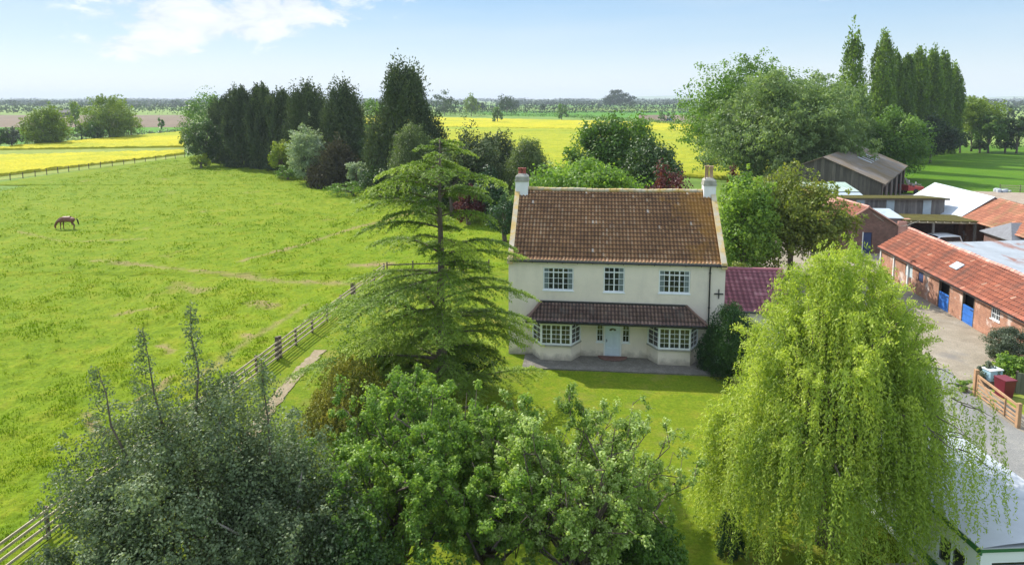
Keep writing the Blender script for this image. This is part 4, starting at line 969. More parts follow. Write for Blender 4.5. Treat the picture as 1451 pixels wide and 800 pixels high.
# large timber barn turned away from the rest
ang = math.atan2(.57, .82)
barn = empty('timber_barn', (46.5, 85.0, 0), -ang, 'large dark boarded barn with shallow mossy roof and open bays on its right', 'barn')
TW, TE, TR, TL = 14.0, 4.5, 7.4, 28.5
m = M(); m.quad((-TW, 0, -.1), (0, 0, -.1), (0, 0, TE), (-TW, 0, TE)); m.add([(-TW, 0, TE), (0, 0, TE), (-TW / 2, 0, TR)], [(0, 1, 2)])
m.quad((-TW, TL, -.1), (0, TL, -.1), (0, TL, TE), (-TW, TL, TE)); m.add([(-TW, TL, TE), (0, TL, TE), (-TW / 2, TL, TR)], [(0, 1, 2)])
m.quad((-TW, TL, -.1), (-TW, 0, -.1), (-TW, 0, TE), (-TW, TL, TE)); m.build('wall', MAT['barn_boards'], barn)
for (a, b) in ((0, 1.2), (4.2, 6.5), (9.8, 12.2), (16, 18.5), (22.5, 24.5), (27.5, TL)): M().box(-.15, .0, a, b, 0, TE - .705).build('wall_panel', MAT['barn_boards_brown'], barn)
M().box(-.16, .004, 0, TL, TE - .7, TE - .02).build('wall_panel', MAT['barn_boards_brown'], barn)
M().box(-4.2, -4.0, .2, TL - .2, 0, TE).build('interior', MAT['dark'], barn)  # near-black slab painted for the shade of the open bays
rf = M().slab([(.35, -.3, TE - .1), (.35, TL + .3, TE - .1), (-TW / 2, TL + .3, TR + .08), (-TW / 2, -.3, TR + .08)], .08).slab([(-TW - .35, -.3, TE - .1), (-TW / 2, -.3, TR + .08), (-TW / 2, TL + .3, TR + .08), (-TW - .35, TL + .3, TE - .1)], .08).build('roof', MAT['barn_roof'], barn)
for k in range(4):
    y = 13.5 + k * 2.3; zt = lambda x: TE - .1 + (TR - TE + .18) * (.35 - x) / (TW / 2 + .35) + .02
    M().add([(-3.0, y, zt(-3.0)), (-3.0, y + .7, zt(-3.0)), (-4.9, y + .7, zt(-4.9)), (-4.9, y, zt(-4.9))], [(0, 1, 2, 3)]).build('rooflight', MAT['white_sheet'], rf)
# old machinery beside the barn
q = P(1290, 274)
t = empty('farm_trailer', (q[0], q[1], 0), R(20), 'faded red farm trailer loaded with scrap beside the timber barn', 'trailer')
b = M().box(-1.6, 1.8, -.9, .9, .55, 1.1).box(-1.6, -1.5, -.9, .9, 1.1, 1.5).bar((1.8, 0, .6), (3.1, 0, .45), .1).build('body', MAT['red_paint'], t)
for y in (-1.05, .85): M().tube([(0, y, .42), (0, y + .2, .42)], .42, 14).build('wheel', MAT['tyre'], t)
m = M()
for k in range(26):
    c = rng.normal(size=3) * (.7, .45, .18) + (0, 0, 1.35); e = c + rng.normal(size=3) * .5; m.bar(tuple(c), tuple(e), .10 + .12 * rng.random(), .06)
tag(m.build('scrap_heap', MAT['grey_render'], None, 0), 'grey scrap piled on the red trailer by the timber barn', 'scrap').location = (q[0], q[1], 0)
q = P(1421, 272)
m = M()
for k in range(12):
    a = rng.normal(size=3) * (.7, .4, .08) + (0, 0, .2); s = .1 + .2 * rng.random(); m.box(a[0] - s, a[0] + s, a[1] - s, a[1] + s, 0, a[2] + s)
o = m.build('rubbish_pile', MAT['white_sheet'], None, bevel=.05); o.location = (q[0], q[1], 0); tag(o, 'pile of white bags and sheets beside the far pasture fence', 'rubbish')

# ------------------------------------------------------------------ park home bottom right
ph = empty('park_home', (13.15, 17.75, 0), -R(-3.0), 'white park home with pale flat roof and dark green trim under the willow', 'mobile home')
PW, PL, PE = 3.75, 7.9, 2.55
m = M(); wl = [(.55, 1.75, 1.0, 1.9), (2.6, 3.1, 1.0, 1.9), (4.4, 5.6, 1.0, 1.9)]
holed_wall(m, 0, PL, .25, PE, wl, 0, .07, f=lambda a, d, z: (d, a, z))
wf = [(.28, 2.2, .95, 2.12)]
holed_wall(m, 0, PW, .25, PE, wf, 0, .07)
m.quad((PW, 0, .25), (PW, PL, .25), (PW, PL, PE), (PW, 0, PE)); m.quad((0, PL, .25), (PW, PL, .25), (PW, PL, PE), (0, PL, PE)); m.quad((0, 0, .25), (0, PL, .25), (PW, PL, .25), (PW, 0, .25))
m.build('wall', MAT['caravan_white'], ph)
for a, b, c, d in wl:
    w = window(ph, (.012, b, c), -math.pi / 2, b - a, d - c, 2, 1, 1, None, fw=.04, fr=MAT['white_paint'], sill=False)
    M().box(.03, (b - a) - .03, .066, .074, .04, d - c - .04).build('curtain', MAT['curtain'], w)
window(ph, (.28, .012, .95), 0, 1.92, 1.17, 1, 1, 1, .8, fw=.07, sill=False)
M().box(-.03, PW + .03, -.05, -.004, PE - .14, PE - .005).box(-.05, -.004, -.05, PL + .05, PE - .22, PE - .005).box(PW + .004, PW + .05, -.05, PL + .05, PE - .16, PE - .005).box(-.03, PW + .03, PL + .004, PL + .05, PE - .16, PE - .005).build('fascia', MAT['caravan_green'], ph)
M().box(-.025, -.003, -.025, PL, .55, .85).box(-.003, PW, -.025, -.003, .55, .85).build('stripe', MAT['caravan_green'], ph)
m = M()
nx = 10
for j in range(4):
    y0 = -.10 + j * (PL + .2) / 4; y1 = y0 + (PL + .2) / 4 - .004
    for i in range(nx):
        xa = -.1 + (PW + .2) * i / nx; xb = -.1 + (PW + .2) * (i + 1) / nx; zf = lambda x: PE + .03 + .16 * (1 - ((x - PW / 2) / (PW / 2 + .1)) ** 2) + .006 * (j % 2)
        m.quad((xa, y0, zf(xa)), (xb, y0, zf(xb)), (xb, y1, zf(xb)), (xa, y1, zf(xa)))
m.box(-.1, PW + .1, -.10, PL + .1, PE + .0, PE + .028)
m.build('roof', MAT['caravan_roof'], ph)
M().lathe((2.1, 5.6, PE + .17), [(.08, 0), (.08, .22), (.13, .24), (.13, .3), (.02, .34)], 12).build('roof_vent', MAT['cement'], ph)
for x, y in [(x, y) for x in (.3, 1.8, 3.2) for y in (.3, 3.7, 7.3)]: M().box(x, x + .2, y, y + .2, 0, .248).build('support', MAT['grey_render'], ph)
o = M().box(0, 1.1, 0, 1.5, 0, .5).box(0, 1.1, -.45, -.002, 0, .25).build('entrance_step', MAT['cement'], None, bevel=.02); o.location = (11.75, 18.4, 0); o.rotation_euler = (0, 0, R(3)); tag(o, 'grey concrete step against the left wall of the park home', 'step')

# ------------------------------------------------------------------ gate, bin and boards by the drive
def gate(loc, rz, ln):
    g = empty('gate', (*loc, 0), rz, 'orange brown five bar wooden gate standing open beside the drive', 'gate')
    M().box(-.09, .09, -.09, .09, 0, 1.45).build('gate_post', MAT['gate_wood'], g, bevel=.015)
    M().box(ln - .09, ln + .07, -.08, .08, 0, 1.25).build('gate_post', MAT['gate_wood'], g, bevel=.015)
    f = M()
    for z in (.18, .36, .56, .80): f.box(.12, ln - .12, -.02, .02, z, z + .075)
    f.bar((.12, 0, 1.18), (ln - .12, 0, 1.08), .06, .11)
    f.box(.12, .20, -.025, .025, .12, 1.2).box(ln - .20, ln - .12, -.025, .025, .12, 1.1)
    f.build('gate_bars', MAT['gate_wood'], g)
    M().bar((.2, -.035, 1.15), (ln * .55, -.035, .22), .03, .075).bar((ln * .72, -.035, .2), (ln * .72, -.035, 1.1), .03, .075).build('brace', MAT['gate_wood'], g)
ga = P(1381, 562); gb = P(1442, 608)
gate(ga, math.atan2(gb[1] - ga[1], gb[0] - ga[0]), math.hypot(gb[0] - ga[0], gb[1] - ga[1]))
wbn = empty('wheelie_bin', (24.85, 32.95, 0), R(8), 'maroon wheelie bin behind the wooden gate', 'bin')
m = M(); m.add([(-.25, -.27, .06), (.25, -.27, .06), (.25, .27, .06), (-.25, .27, .06), (-.32, -.35, 1.0), (.32, -.35, 1.0), (.32, .35, 1.0), (-.32, .35, 1.0)],
               [(3, 2, 1, 0), (0, 1, 5, 4), (1, 2, 6, 5), (2, 3, 7, 6), (3, 0, 4, 7), (4, 5, 6, 7)]); m.build('body', MAT['maroon'], wbn, bevel=.02)
M().box(-.34, .34, -.40, .36, 1.003, 1.07).build('lid', MAT['maroon'], wbn, bevel=.02)
for x in (-.24, .20): M().tube([(x, .3, .1), (x + .05, .3, .1)], .1, 12).build('wheel', MAT['tyre'], wbn)
bx = empty('plastic_box', (25.1, 34.2, 0), R(12), 'pale blue lidded plastic box behind the maroon bin', 'box')
M().box(-.38, .38, -.26, .26, .45, .98).build('body', MAT['blue_plastic'], bx, bevel=.03); M().box(-.41, .41, -.29, .29, .983, 1.05).build('lid', MAT['white_paint'], bx, bevel=.02)
M().box(-.45, .45, -.3, .3, 0, .447).build('stand', MAT['post_wood'], bx)
bf = empty('board_fence', (25.7, 33.3, 0), R(-40), 'green grey boarded fence running behind the maroon bin', 'fence')
M().box(0, 3.6, 0, .03, .05, 1.15).build('boards', MAT['garden_boards'], bf)
for x in (0, 1.75, 3.55): M().box(x - .05, x + .05, .035, .13, 0, 1.25).build('post', MAT['post_wood'], bf)
M().box(0, 3.6, -.01, .04, 1.153, 1.20).build('capping', MAT['garden_boards'], bf)

# ------------------------------------------------------------------ fences
def rail_fence(name, label, A, B, spacing, nrail, ph_=1.2, mat=None, pmat=None, skip=None, dbl=None, rz=(.25, .55, .85, 1.1)):
    A = np.array(A); B = np.array(B); ln = np.linalg.norm(B - A); a = math.atan2(B[1] - A[1], B[0] - A[0]); n = int(round(ln / spacing)); sp = ln / n
    f = empty(name, (A[0], A[1], 0), a, label, 'fence'); r = np.random.default_rng(5)
    for i in range(n + 1):
        h = ph_ + r.normal() * .04; w = .055
        dl = dbl and i in dbl
        if dl: w = .09; h += .22
        o = M().box(-w, w, .0, 2 * w, 0, h).build('post', pmat, f, bevel=.01); o.location = (i * sp, 0, 0); o.rotation_euler = (r.normal() * .02, r.normal() * .02, 0)
        if dl: M().box(i * sp + .28, i * sp + .28 + 2 * w, .0, 2 * w, 0, h - .08).build('post', pmat, f, bevel=.01)
    m = M()
    for i in range(n):
        for k in range(nrail):
            z = rz[k]; m.bar((i * sp - .03, -.025, z + r.normal() * .012), ((i + 1) * sp + .03, -.025, z + r.normal() * .012), .035, .10)
    m.build('rails', mat, f)
    return f
rail_fence('post_and_rail_fence', 'weathered timber post and rail fence between the paddock and the garden path', FENCE_A, FENCE_B, 2.35, 4, 1.22, MAT['fence_wood'], MAT['post_wood'], dbl=(13, 18))
rail_fence('post_and_rail_fence', 'dark timber fence leaving the paddock corner towards the house behind the cedar', (-10.6, 56.6), (-2.0, 57.6), 2.4, 2, 1.3, MAT['post_wood'], MAT['post_wood'], rz=(.55, 1.05))
rail_fence('post_and_rail_fence', 'grey rail fence along the dark green pasture behind the farm buildings', (79.5, 110.2), (104, 99), 2.6, 3, 1.25, MAT['fence_wood'], MAT['post_wood'], rz=(.35, .7, 1.05))
def wire_fence():
    pts = [P(-60, 263.5), P(0, 257.5), P(130, 238.5), P(262, 224.5)]
    a = np.array(pts); seg = np.linalg.norm(np.diff(a, axis=0), axis=1); cum_ = np.concatenate([[0], np.cumsum(seg)]); n = int(cum_[-1] / 2.9)
    f = empty('wire_fence', (a[0][0], a[0][1], 0), 0, 'thin post and wire fence between the paddock and the yellow rapeseed', 'fence')
    pos = []
    for i in range(n + 1):
        d = cum_[-1] * i / n; x = np.interp(d, cum_, a[:, 0]) - a[0][0]; y = np.interp(d, cum_, a[:, 1]) - a[0][1]; pos.append((x, y)); h = 1.25 + rng.normal() * .08
        M().tube([(x, y, 0), (x + rng.normal() * .04, y, h)], .075, 6).build('post', MAT['post_wood'], f)
    m = M()
    for z in (.35, .7, 1.05): m.tube([(x, y - .07, z) for x, y in pos], .012, 4)
    m.build('wires', MAT['wire'], f)
wire_fence()

# ------------------------------------------------------------------ leaf colours
LM = {
 'conifer': leafmat('dark conifer foliage', (0.034, 0.054, 0.023), (0.072, 0.106, 0.039), (0.148, 0.185, 0.062), .12, .7, .2),
 'conifer_brown': leafmat('brownish conifer foliage', (.042, .040, .022), (.080, .072, .038), (.125, .110, .055), .12, .7, .2),
 'cedar': leafmat('cedar needles', (0.064, 0.115, 0.020), (0.165, 0.259, 0.031), (0.386, 0.475, 0.048), .30, .6, .25),
 'golden': leafmat('golden cypress sprays', (0.095, 0.108, 0.020), (0.231, 0.237, 0.037), (0.504, 0.431, 0.067), .2, .6, .25),
 'willow': leafmat('yellow green willow leaves', (0.144, 0.224, 0.032), (0.301, 0.394, 0.055), (0.522, 0.590, 0.109), .45, .5, .3),
 'white_willow': leafmat('silvery green leaves', (0.078, 0.132, 0.042), (0.156, 0.234, 0.078), (0.288, 0.372, 0.144), .38, .5, .3),
 'mid': leafmat('mid green leaves', (0.048, 0.110, 0.015), (0.103, 0.200, 0.024), (0.193, 0.310, 0.040), .35, .5, .3),
 'bright': leafmat('fresh bright green leaves', (0.075, 0.163, 0.027), (0.163, 0.281, 0.044), (0.325, 0.450, 0.075), .48, .5, .3),
 'lime': leafmat('lime green leaves', (.10, .16, .01), (.19, .26, .015), (.32, .36, .03), .42, .5, .3),
 'dark': leafmat('dark green leaves', (0.022, 0.050, 0.013), (0.049, 0.098, 0.019), (0.105, 0.175, 0.033), .28, .5, .3),
 'yellow_green': leafmat('yellow green oak leaves', (0.079, 0.131, 0.014), (0.152, 0.228, 0.019), (0.264, 0.345, 0.030), .35, .55, .25),  # yellow green foliage for oaks and light bushes
 'holly': leafmat('glossy holly leaves', (0.063, 0.088, 0.041), (0.131, 0.174, 0.088), (0.308, 0.365, 0.207), .3, .5, .14),
 'apple': leafmat('blossoming apple leaves', (0.094, 0.169, 0.021), (0.222, 0.325, 0.059), (0.608, 0.702, 0.304), .4, .5, .3),
 'whitebeam': leafmat('whitebeam leaves', (0.143, 0.209, 0.100), (0.264, 0.341, 0.190), (0.440, 0.506, 0.340), .3, .6, .3),
 'maroon': leafmat('maroon leaves', (.05, .012, .014), (.11, .026, .028), (.20, .06, .05), .35, .5, .3),
 'bronze': leafmat('green bronze leaves', (0.098, 0.123, 0.024), (0.184, 0.239, 0.036), (0.367, 0.330, 0.066), .4, .5, .3),
 'poplar': leafmat('poplar leaves', (0.053, 0.100, 0.014), (0.112, 0.187, 0.023), (0.222, 0.325, 0.042), .4, .5, .3),
 'birch': leafmat('birch leaves', (0.060, 0.096, 0.031), (0.114, 0.162, 0.050), (0.192, 0.252, 0.077), .38, .5, .3),
 'grey_shrub': leafmat('grey green shrub leaves', (.05, .07, .045), (.10, .13, .08), (.17, .20, .13), .25, .5, .3),
 'laurel': leafmat('dark evergreen sprays', (0.015, 0.047, 0.014), (0.037, 0.090, 0.024), (0.073, 0.145, 0.036), .15, .5, .3),
 'far': leafmat('distant tree foliage', (0.032, 0.058, 0.019), (0.055, 0.093, 0.027), (0.091, 0.142, 0.041), .25, .7, .1),
 'far_dark': leafmat('distant dark foliage', (0.019, 0.037, 0.018), (0.032, 0.057, 0.025), (0.050, 0.083, 0.032), .2, .7, .1),
}
BK, PB = MAT['bark'], MAT['pale_bark']

# ------------------------------------------------------------------ conifer windbreak left of centre
def at(u, Y):  # point on the ground at photo column u and distance Y
    dep = Y * math.cos(PITCH) + CAMH * math.sin(PITCH)
    return ((u - U0) / F * dep, Y, 0)
COL = [(0, .85), (.1, .95), (.3, 1.0), (.6, .98), (.8, .88), (.93, .62), (1, .25)]
CON = [(0, .80), (.12, .98), (.35, 1.0), (.55, .78), (.75, .52), (.9, .27), (1, .05)]
def conifer(label, u, Y, ztop, wpx, shape, seed, n=170, per=95, mat='conifer'):
    r = wpx / 2 / F * Y * 1.0; t = tree('conifer', label, 'conifer', at(u, Y), 'dark conifers of the windbreak')
    plume_tree(t, seed, ztop, [(a, b * r) for a, b in shape], int(n * 1.5), int(per * 1.15), .42, .24, LM[mat], BK, .3, ps=r * .24, elong=2.4, lump=.3, tips=16, spread=.5, vbase=.42)
conifer('slim dark conifer, leftmost of the windbreak', 321, 160, 14.6, 38, COL, 101, 120)
conifer('dark flat topped conifer second from the left of the windbreak', 343, 150, 16.9, 44, COL, 102)
conifer('dark conifer with ragged top left of the yellow green sapling', 374, 146, 17.3, 40, COL, 103)
conifer('dark narrow conifer directly behind the yellow green sapling', 401, 143, 16.0, 40, COL, 104)
conifer('broad dark conifer directly behind the pale whitebeam', 438, 137, 16.8, 60, COL, 105, 200)
conifer('dark pointed conifer right of the pale whitebeam', 489, 126, 16.9, 72, [(0, .9), (.2, 1), (.45, .95), (.7, .7), (.88, .4), (1, .08)], 106, 220)
conifer('tallest dark conifer of the windbreak rising behind the weeping birch', 577, 108, 18.9, 92, [(0, .9), (.3, 1), (.5, .95), (.62, .74), (.8, .66), (.9, .5), (1, .18)], 107, 300, 100)
conifer('low brownish conifer at the foot of the pointed conifer', 478, 116, 6.5, 66, CON, 108, 90, 80, 'conifer_brown')
def shrub(name, label, cat, loc, seed, rx, ry, h, n, per, l, w, mat, group=None, **k):
    t = tree(name, label, cat, loc, group)
    broad(t, seed, h, rx, ry, h * .48, h * .52, n, per, l, w, LM[mat], BK, r0=.08, fork=h * .25, part='foliage', zmin=-.75, **k); return t
def rtree(name, label, u, Y, ztop, wpx, seed, mat, n=46, per=170, l=.42, w=.28, zb=.18, bark=None, group=None, cat='tree', **k):
    r = wpx / 2 / F * Y; zb = -.15 if Y > 205 else zb; t = tree(name, label, cat, at(u, Y), group); zc = ztop * (1 + zb) / 2
    broad(t, seed, ztop, r, r, zc, (ztop - zc) * 1.0, n, per, l, w, LM[mat], bark or BK, **k); return t
rtree('round_tree', 'dark round evergreen at the left end of the windbreak', 291, 152, 11.0, 52, 120, 'dark', 40, 150, .4, .25, .02, zmin=-.8)
rtree('broadleaf_tree', 'broad green tree behind the left end of the windbreak', 297, 215, 17.5, 76, 121, 'mid', 44, 120, .6, .4)
rtree('bush', 'light green bush by the rapeseed left of the windbreak', 268, 196, 7.5, 26, 122, 'yellow_green', 20, 90, .5, .3, .0, cat='bush')
rtree('broadleaf_tree', 'green tree seen behind the gap left of the tallest conifer', 525, 215, 16, 70, 123, 'mid', 36, 110, .6, .4)
rtree('sapling', 'yellow green sapling in front of the dark conifers', 400, 131, 7.4, 36, 124, 'lime', 26, 110, .3, .2, .08, flat=1.0)
rtree('whitebeam', 'pale silvery whitebeam with upright rounded crown before the conifers', 438, 122.5, 10.8, 60, 125, 'whitebeam', 60, 150, .32, .24, .05, zmin=-.8, flat=.5, spray=2)
rtree('small_tree', 'small pale green tree between the pointed conifer and the tallest conifer', 508, 110, 5.2, 36, 126, 'whitebeam', 24, 110, .28, .2, .1)
rtree('bush', 'dark green bush at the foot of the tallest conifer', 540, 104, 5.0, 60, 127, 'dark', 30, 110, .3, .2, .0, cat='bush')
rtree('bush', 'low nettle green bush on the paddock edge below the whitebeam', 408, 126, 2.6, 40, 128, 'mid', 16, 80, .25, .16, .0, cat='bush')
rtree('bush', 'low mixed green bush on the paddock edge below the brownish conifer', 500, 105, 2.2, 80, 129, 'mid', 26, 80, .25, .16, .0, cat='bush')
rtree('bush', 'small bright bush at the dark round evergreen left of the windbreak', 285, 147, 3.2, 30, 130, 'lime', 14, 80, .3, .2, .0, cat='bush')
rtree('bush', 'dark hedge bush right of the weeping birch with the pale trunk', 632, 93, 7.0, 60, 131, 'dark', 34, 150, .34, .22, -.1, cat='bush')
rtree('bush', 'dark mixed bush between the cedar tip and the birch by the chimney', 690, 82, 6.4, 62, 132, 'laurel', 34, 150, .30, .18, -.1, cat='bush')
rtree('bush', 'mid green bush low behind the left chimney', 738, 76, 5.6, 44, 133, 'mid', 28, 130, .28, .18, -.1, cat='bush')
rtree('bush', 'tall dark bush between the pointed conifer and the tallest conifer', 531, 118, 9.0, 40, 134, 'dark', 30, 130, .36, .24, -.1, cat='bush')
# weeping birches
def birch(label, u, Y, ztop, wpx, seed, n):
    r = wpx / 2 / F * Y; t = tree('weeping_birch', label, 'birch', at(u, Y), None)
    n = int(n * 1.7)
    weep(t, seed, ztop, lambda a, s: (r * .88 * s * (1 + .12 * math.sin(a * 3 + seed)), ztop * (1 - .42 * s ** 1.6) + .5 * math.sin(a * 3 + s * 6)), n, 1.6, ztop * .55, .20, .12, LM['birch'], PB, spread=.40, jit=.12, sway=.45, vspread=.22, rvar=(.6, 1.18), lvar=(.25, 1.15), step=.16, r0=.18, outw=.3, nlimb=16, bundle=12)
birch('weeping birch with pale trunk in front of the tallest conifer', 586, 98, 11.2, 66, 140, 900)
birch('grey green weeping birch behind the left chimney', 748, 88, 9.6, 66, 141, 900)
# trees behind the house
rtree('pine', 'dark shrubby pine behind the top of the cedar', 665, 90, 10.6, 96, 142, 'conifer', 80, 220, .34, .15, .0, up=.6, spray=2, cat='pine')
rtree('pine', 'dark bushy pine left of the birch behind the chimney', 702, 96, 10.6, 64, 143, 'conifer', 60, 200, .34, .15, .0, up=.6, spray=2, cat='pine')
rtree('small_tree', 'pale green tree just behind the tip of the cedar', 640, 86, 9.0, 44, 144, 'birch', 26, 120, .3, .2, .2)
rtree('bush', 'maroon leaved bush behind the cedar', 664, 80, 4.8, 40, 145, 'maroon', 26, 120, .26, .18, .0, cat='bush')
rtree('bush', 'dark evergreen bush left of the house chimney', 715, 70, 5.0, 52, 146, 'laurel', 30, 120, .22, .12, .0, cat='bush')
rtree('bush', 'dark bush in the hedge behind the cedar trunk', 610, 88, 4.8, 74, 147, 'dark', 30, 120, .3, .2, .0, cat='bush')
rtree('round_tree', 'large dark green round tree behind the house ridge', 868, 92, 13.2, 118, 148, 'mid', 70, 230, .40, .27, .08, vbase=.42)
rtree('round_tree', 'dark green tree at the right of the large round tree behind the roof', 922, 84, 10.4, 86, 149, 'dark', 50, 190, .38, .25, .05)
rtree('broadleaf_tree', 'fresh bright green spreading tree just behind the house ridge', 830, 63, 10.0, 156, 150, 'bright', 80, 230, .30, .20, .10, flat=.7)
rtree('bush', 'maroon bush showing above the right part of the roof ridge', 946, 60, 9.4, 78, 151, 'maroon', 30, 160, .24, .16, .0, cat='bush')
rtree('bush', 'dark maroon shrub right of the right chimney', 1036, 58, 9.3, 30, 152, 'maroon', 20, 120, .22, .15, .3, cat='bush')
rtree('broadleaf_tree', 'fresh green tree beside the right gable of the house', 1052, 53.5, 9.2, 88, 153, 'bright', 60, 260, .24, .15, .02, vbase=.6, spray=2, zmin=-.8)
rtree('broadleaf_tree', 'green and bronze tinted tree between the house and the brick barn', 1118, 56, 8.9, 138, 154, 'bronze', 95, 290, .24, .15, .04, vbase=.42, spray=3)
rtree('shrub', 'thin olive shrub at the foot of the bronze tinted tree', 1050, 47.5, 3.6, 50, 155, 'bronze', 18, 120, .2, .12, .05, cat='shrub')
# big trees behind the farmyard
rtree('broadleaf_tree', 'tall fresh green tree at the left behind the silvery willow', 1055, 122, 20.6, 170, 160, 'mid', 90, 380, .42, .30, .05, spray=3, vbase=.6, r0=.4)
rtree('white_willow', 'huge silvery green willow left of the poplars', 1105, 108, 18.4, 206, 161, 'white_willow', 150, 480, .50, .20, .0, droop=.6, spray=4, rc=.26, r0=.6, cat='willow', zmin=-.7)
rtree('white_willow', 'silvery green tree at the right side of the huge willow', 1186, 128, 18.5, 84, 162, 'white_willow', 60, 220, .55, .27, .0, droop=.6, spray=3, cat='willow')
rtree('bush', 'dark tangle of ivy and elder behind the timber barn', 1128, 115, 9.5, 66, 163, 'dark', 30, 130, .4, .3, .0, cat='bush')
rtree('round_tree', 'round mid green tree in front of the poplars beside the timber barn', 1262, 128, 13.2, 92, 164, 'mid', 60, 230, .45, .30, .02, zmin=-.8, vbase=.5)
POP = [(0, .35), (.08, .7), (.25, 1), (.55, 1), (.8, .85), (.93, .5), (1, .14)]
def poplar(label, u, Y, ztop, wpx, seed, n=230, per=80, prof=POP, dense=True):
    r = wpx / 2 / F * Y * 1.12; t = tree('poplar', label, 'poplar', at(u, Y), 'tall poplars behind the farmyard')
    plume_tree(t, seed, ztop, [(a, b * r) for a, b in prof], n, per, .60, .38, LM['poplar'], BK, .35, ps=r * .30, elong=3.2, tips=14, spread=.25, vbase=.55, lump=.12)
poplar('loose ragged poplar standing apart left of the other poplars', 1200, 150, 28.0, 44, 170, 110, 80, [(0, .5), (.15, 1.0), (.35, 1.05), (.6, .85), (.75, .55), (.9, .36), (1, .08)])
poplar('tallest bright green poplar left in the close row', 1243, 165, 29.2, 30, 171, 160)
poplar('poplar close behind the tallest bright green one', 1260, 172, 25.6, 24, 172)
poplar('slim poplar with single point in the middle of the row', 1278, 172, 25.2, 20, 173)
poplar('poplar just right of the slim single pointed one', 1294, 176, 26.4, 26, 174)
poplar('third poplar from the right end of the row', 1312, 180, 26.8, 26, 175)
poplar('second poplar from the right end of the row', 1328, 184, 25.8, 24, 176)
poplar('lower broad poplar at the right end of the row', 1342, 188, 23.0, 26, 177, 160)
rtree('bush', 'dark ivy covered bush at the foot of the poplar row', 1318, 160, 11, 70, 178, 'far_dark', 36, 150, .55, .4, .0, cat='bush')
rtree('broadleaf_tree', 'spreading light green tree right of the poplar row', 1376, 196, 16.0, 72, 180, 'yellow_green', 44, 200, .5, .34, .2, spray=2)
rtree('broadleaf_tree', 'darker tree next to the spreading light green tree', 1400, 190, 11.2, 46, 181, 'mid', 32, 120, .55, .4, .15)
rtree('broadleaf_tree', 'small dark tree at the right edge beyond the pasture', 1440, 188, 10.6, 44, 182, 'dark', 30, 120, .55, .4, .25)
for i, (u, h, wd, lb) in enumerate([(1360, 7, 22, 'small bush beneath the right end of the poplars'), (1388, 4, 20, 'low bush between the two trees beyond the pasture'), (1424, 6, 26, 'dark rounded bush between the trees beyond the pasture')]):
    rtree('bush', lb, u, 190, h, wd, 183 + i, 'dark', 16, 80, .5, .35, .0, cat='bush')

# ------------------------------------------------------------------ trees across the rapeseed on the left
rtree('oak', 'sunlit oak with overhanging left side across the rapeseed', 66, 228, 12.5, 60, 190, 'yellow_green', 54, 300, .46, .32, -.1, spray=2, zmin=-.9, cat='oak')
rtree('oak', 'larger domed oak across the rapeseed with bushes at its sides', 156, 262, 16.5, 66, 191, 'yellow_green', 56, 300, .5, .34, -.1, spray=2, zmin=-.9, cat='oak')
rtree('bush', 'round light green bush between the two sunlit oaks', 116, 258, 6.5, 30, 192, 'yellow_green', 18, 90, .5, .35, .0, cat='bush')
rtree('bush', 'olive bush touching the right side of the domed oak', 186, 272, 9.5, 34, 193, 'yellow_green', 18, 90, .5, .35, .0, cat='bush')
rtree('bush', 'green bush touching the left side of the domed oak', 134, 254, 7.0, 22, 194, 'mid', 16, 90, .5, .35, .0, cat='bush')
rtree('bush', 'grey green bush at the left edge by the rapeseed', 17, 216, 6.6, 24, 195, 'grey_shrub', 18, 90, .5, .35, .0, cat='bush')
rtree('bush', 'dark bush cut by the left edge of the photo by the rapeseed', -2, 212, 6.0, 26, 196, 'dark', 18, 90, .5, .35, .0, cat='bush')
rtree('slender_tree', 'slender pale tree standing behind between the two oaks', 107, 330, 15, 18, 197, 'yellow_green', 18, 70, .7, .5, .4, cat='tree')
rtree('bush', 'single small bush in the green strip right of the domed oak', 229, 340, 6, 10, 198, 'mid', 8, 50, .7, .5, .0, cat='bush')
# trees along the far edge of the rapeseed behind the house
rtree('round_tree', 'dark round tree at the left of the far rapeseed edge', 630, 610, 21, 44, 200, 'far', 20, 70, 1.3, .9, .05)
rtree('round_tree', 'light rounded tree on the far rapeseed edge', 668, 590, 21, 24, 201, 'yellow_green', 16, 70, 1.3, .9, .05)
rtree('round_tree', 'dark bush standing out in the rapeseed nearer than the far edge', 705, 430, 11, 17, 202, 'mid', 12, 60, 1.0, .7, .0)
rtree('round_tree', 'tree with dark low wing on the far rapeseed edge', 718, 640, 19, 30, 203, 'far', 16, 70, 1.3, .9, .05)
rtree('bush', 'lone round bush in the middle of the far rapeseed edge', 796, 490, 12, 18, 204, 'mid', 12, 60, 1.0, .7, .0, cat='bush')
rtree('bush', 'tiny bush in the green field beyond the rapeseed', 769, 760, 10, 9, 205, 'far', 8, 40, 1.3, .9, .0, cat='bush')
rtree('copse', 'dark flat topped copse on the horizon above the house', 876, 1150, 30, 52, 206, 'far_dark', 26, 80, 3.0, 2.0, .0, cat='copse')
for i, u in enumerate((938, 951)): rtree('bush', ('left' if i == 0 else 'right') + ' one of two round bushes near the distant tractor', u, 470, 6.5, 13, 207 + i, 'mid', 8, 50, .9, .6, .0, cat='bush')
rtree('bush', 'round dark bush alone in the pale field right of the poplars', 1431, 400, 10, 11, 209, 'far_dark', 10, 50, .9, .6, .0, cat='bush')

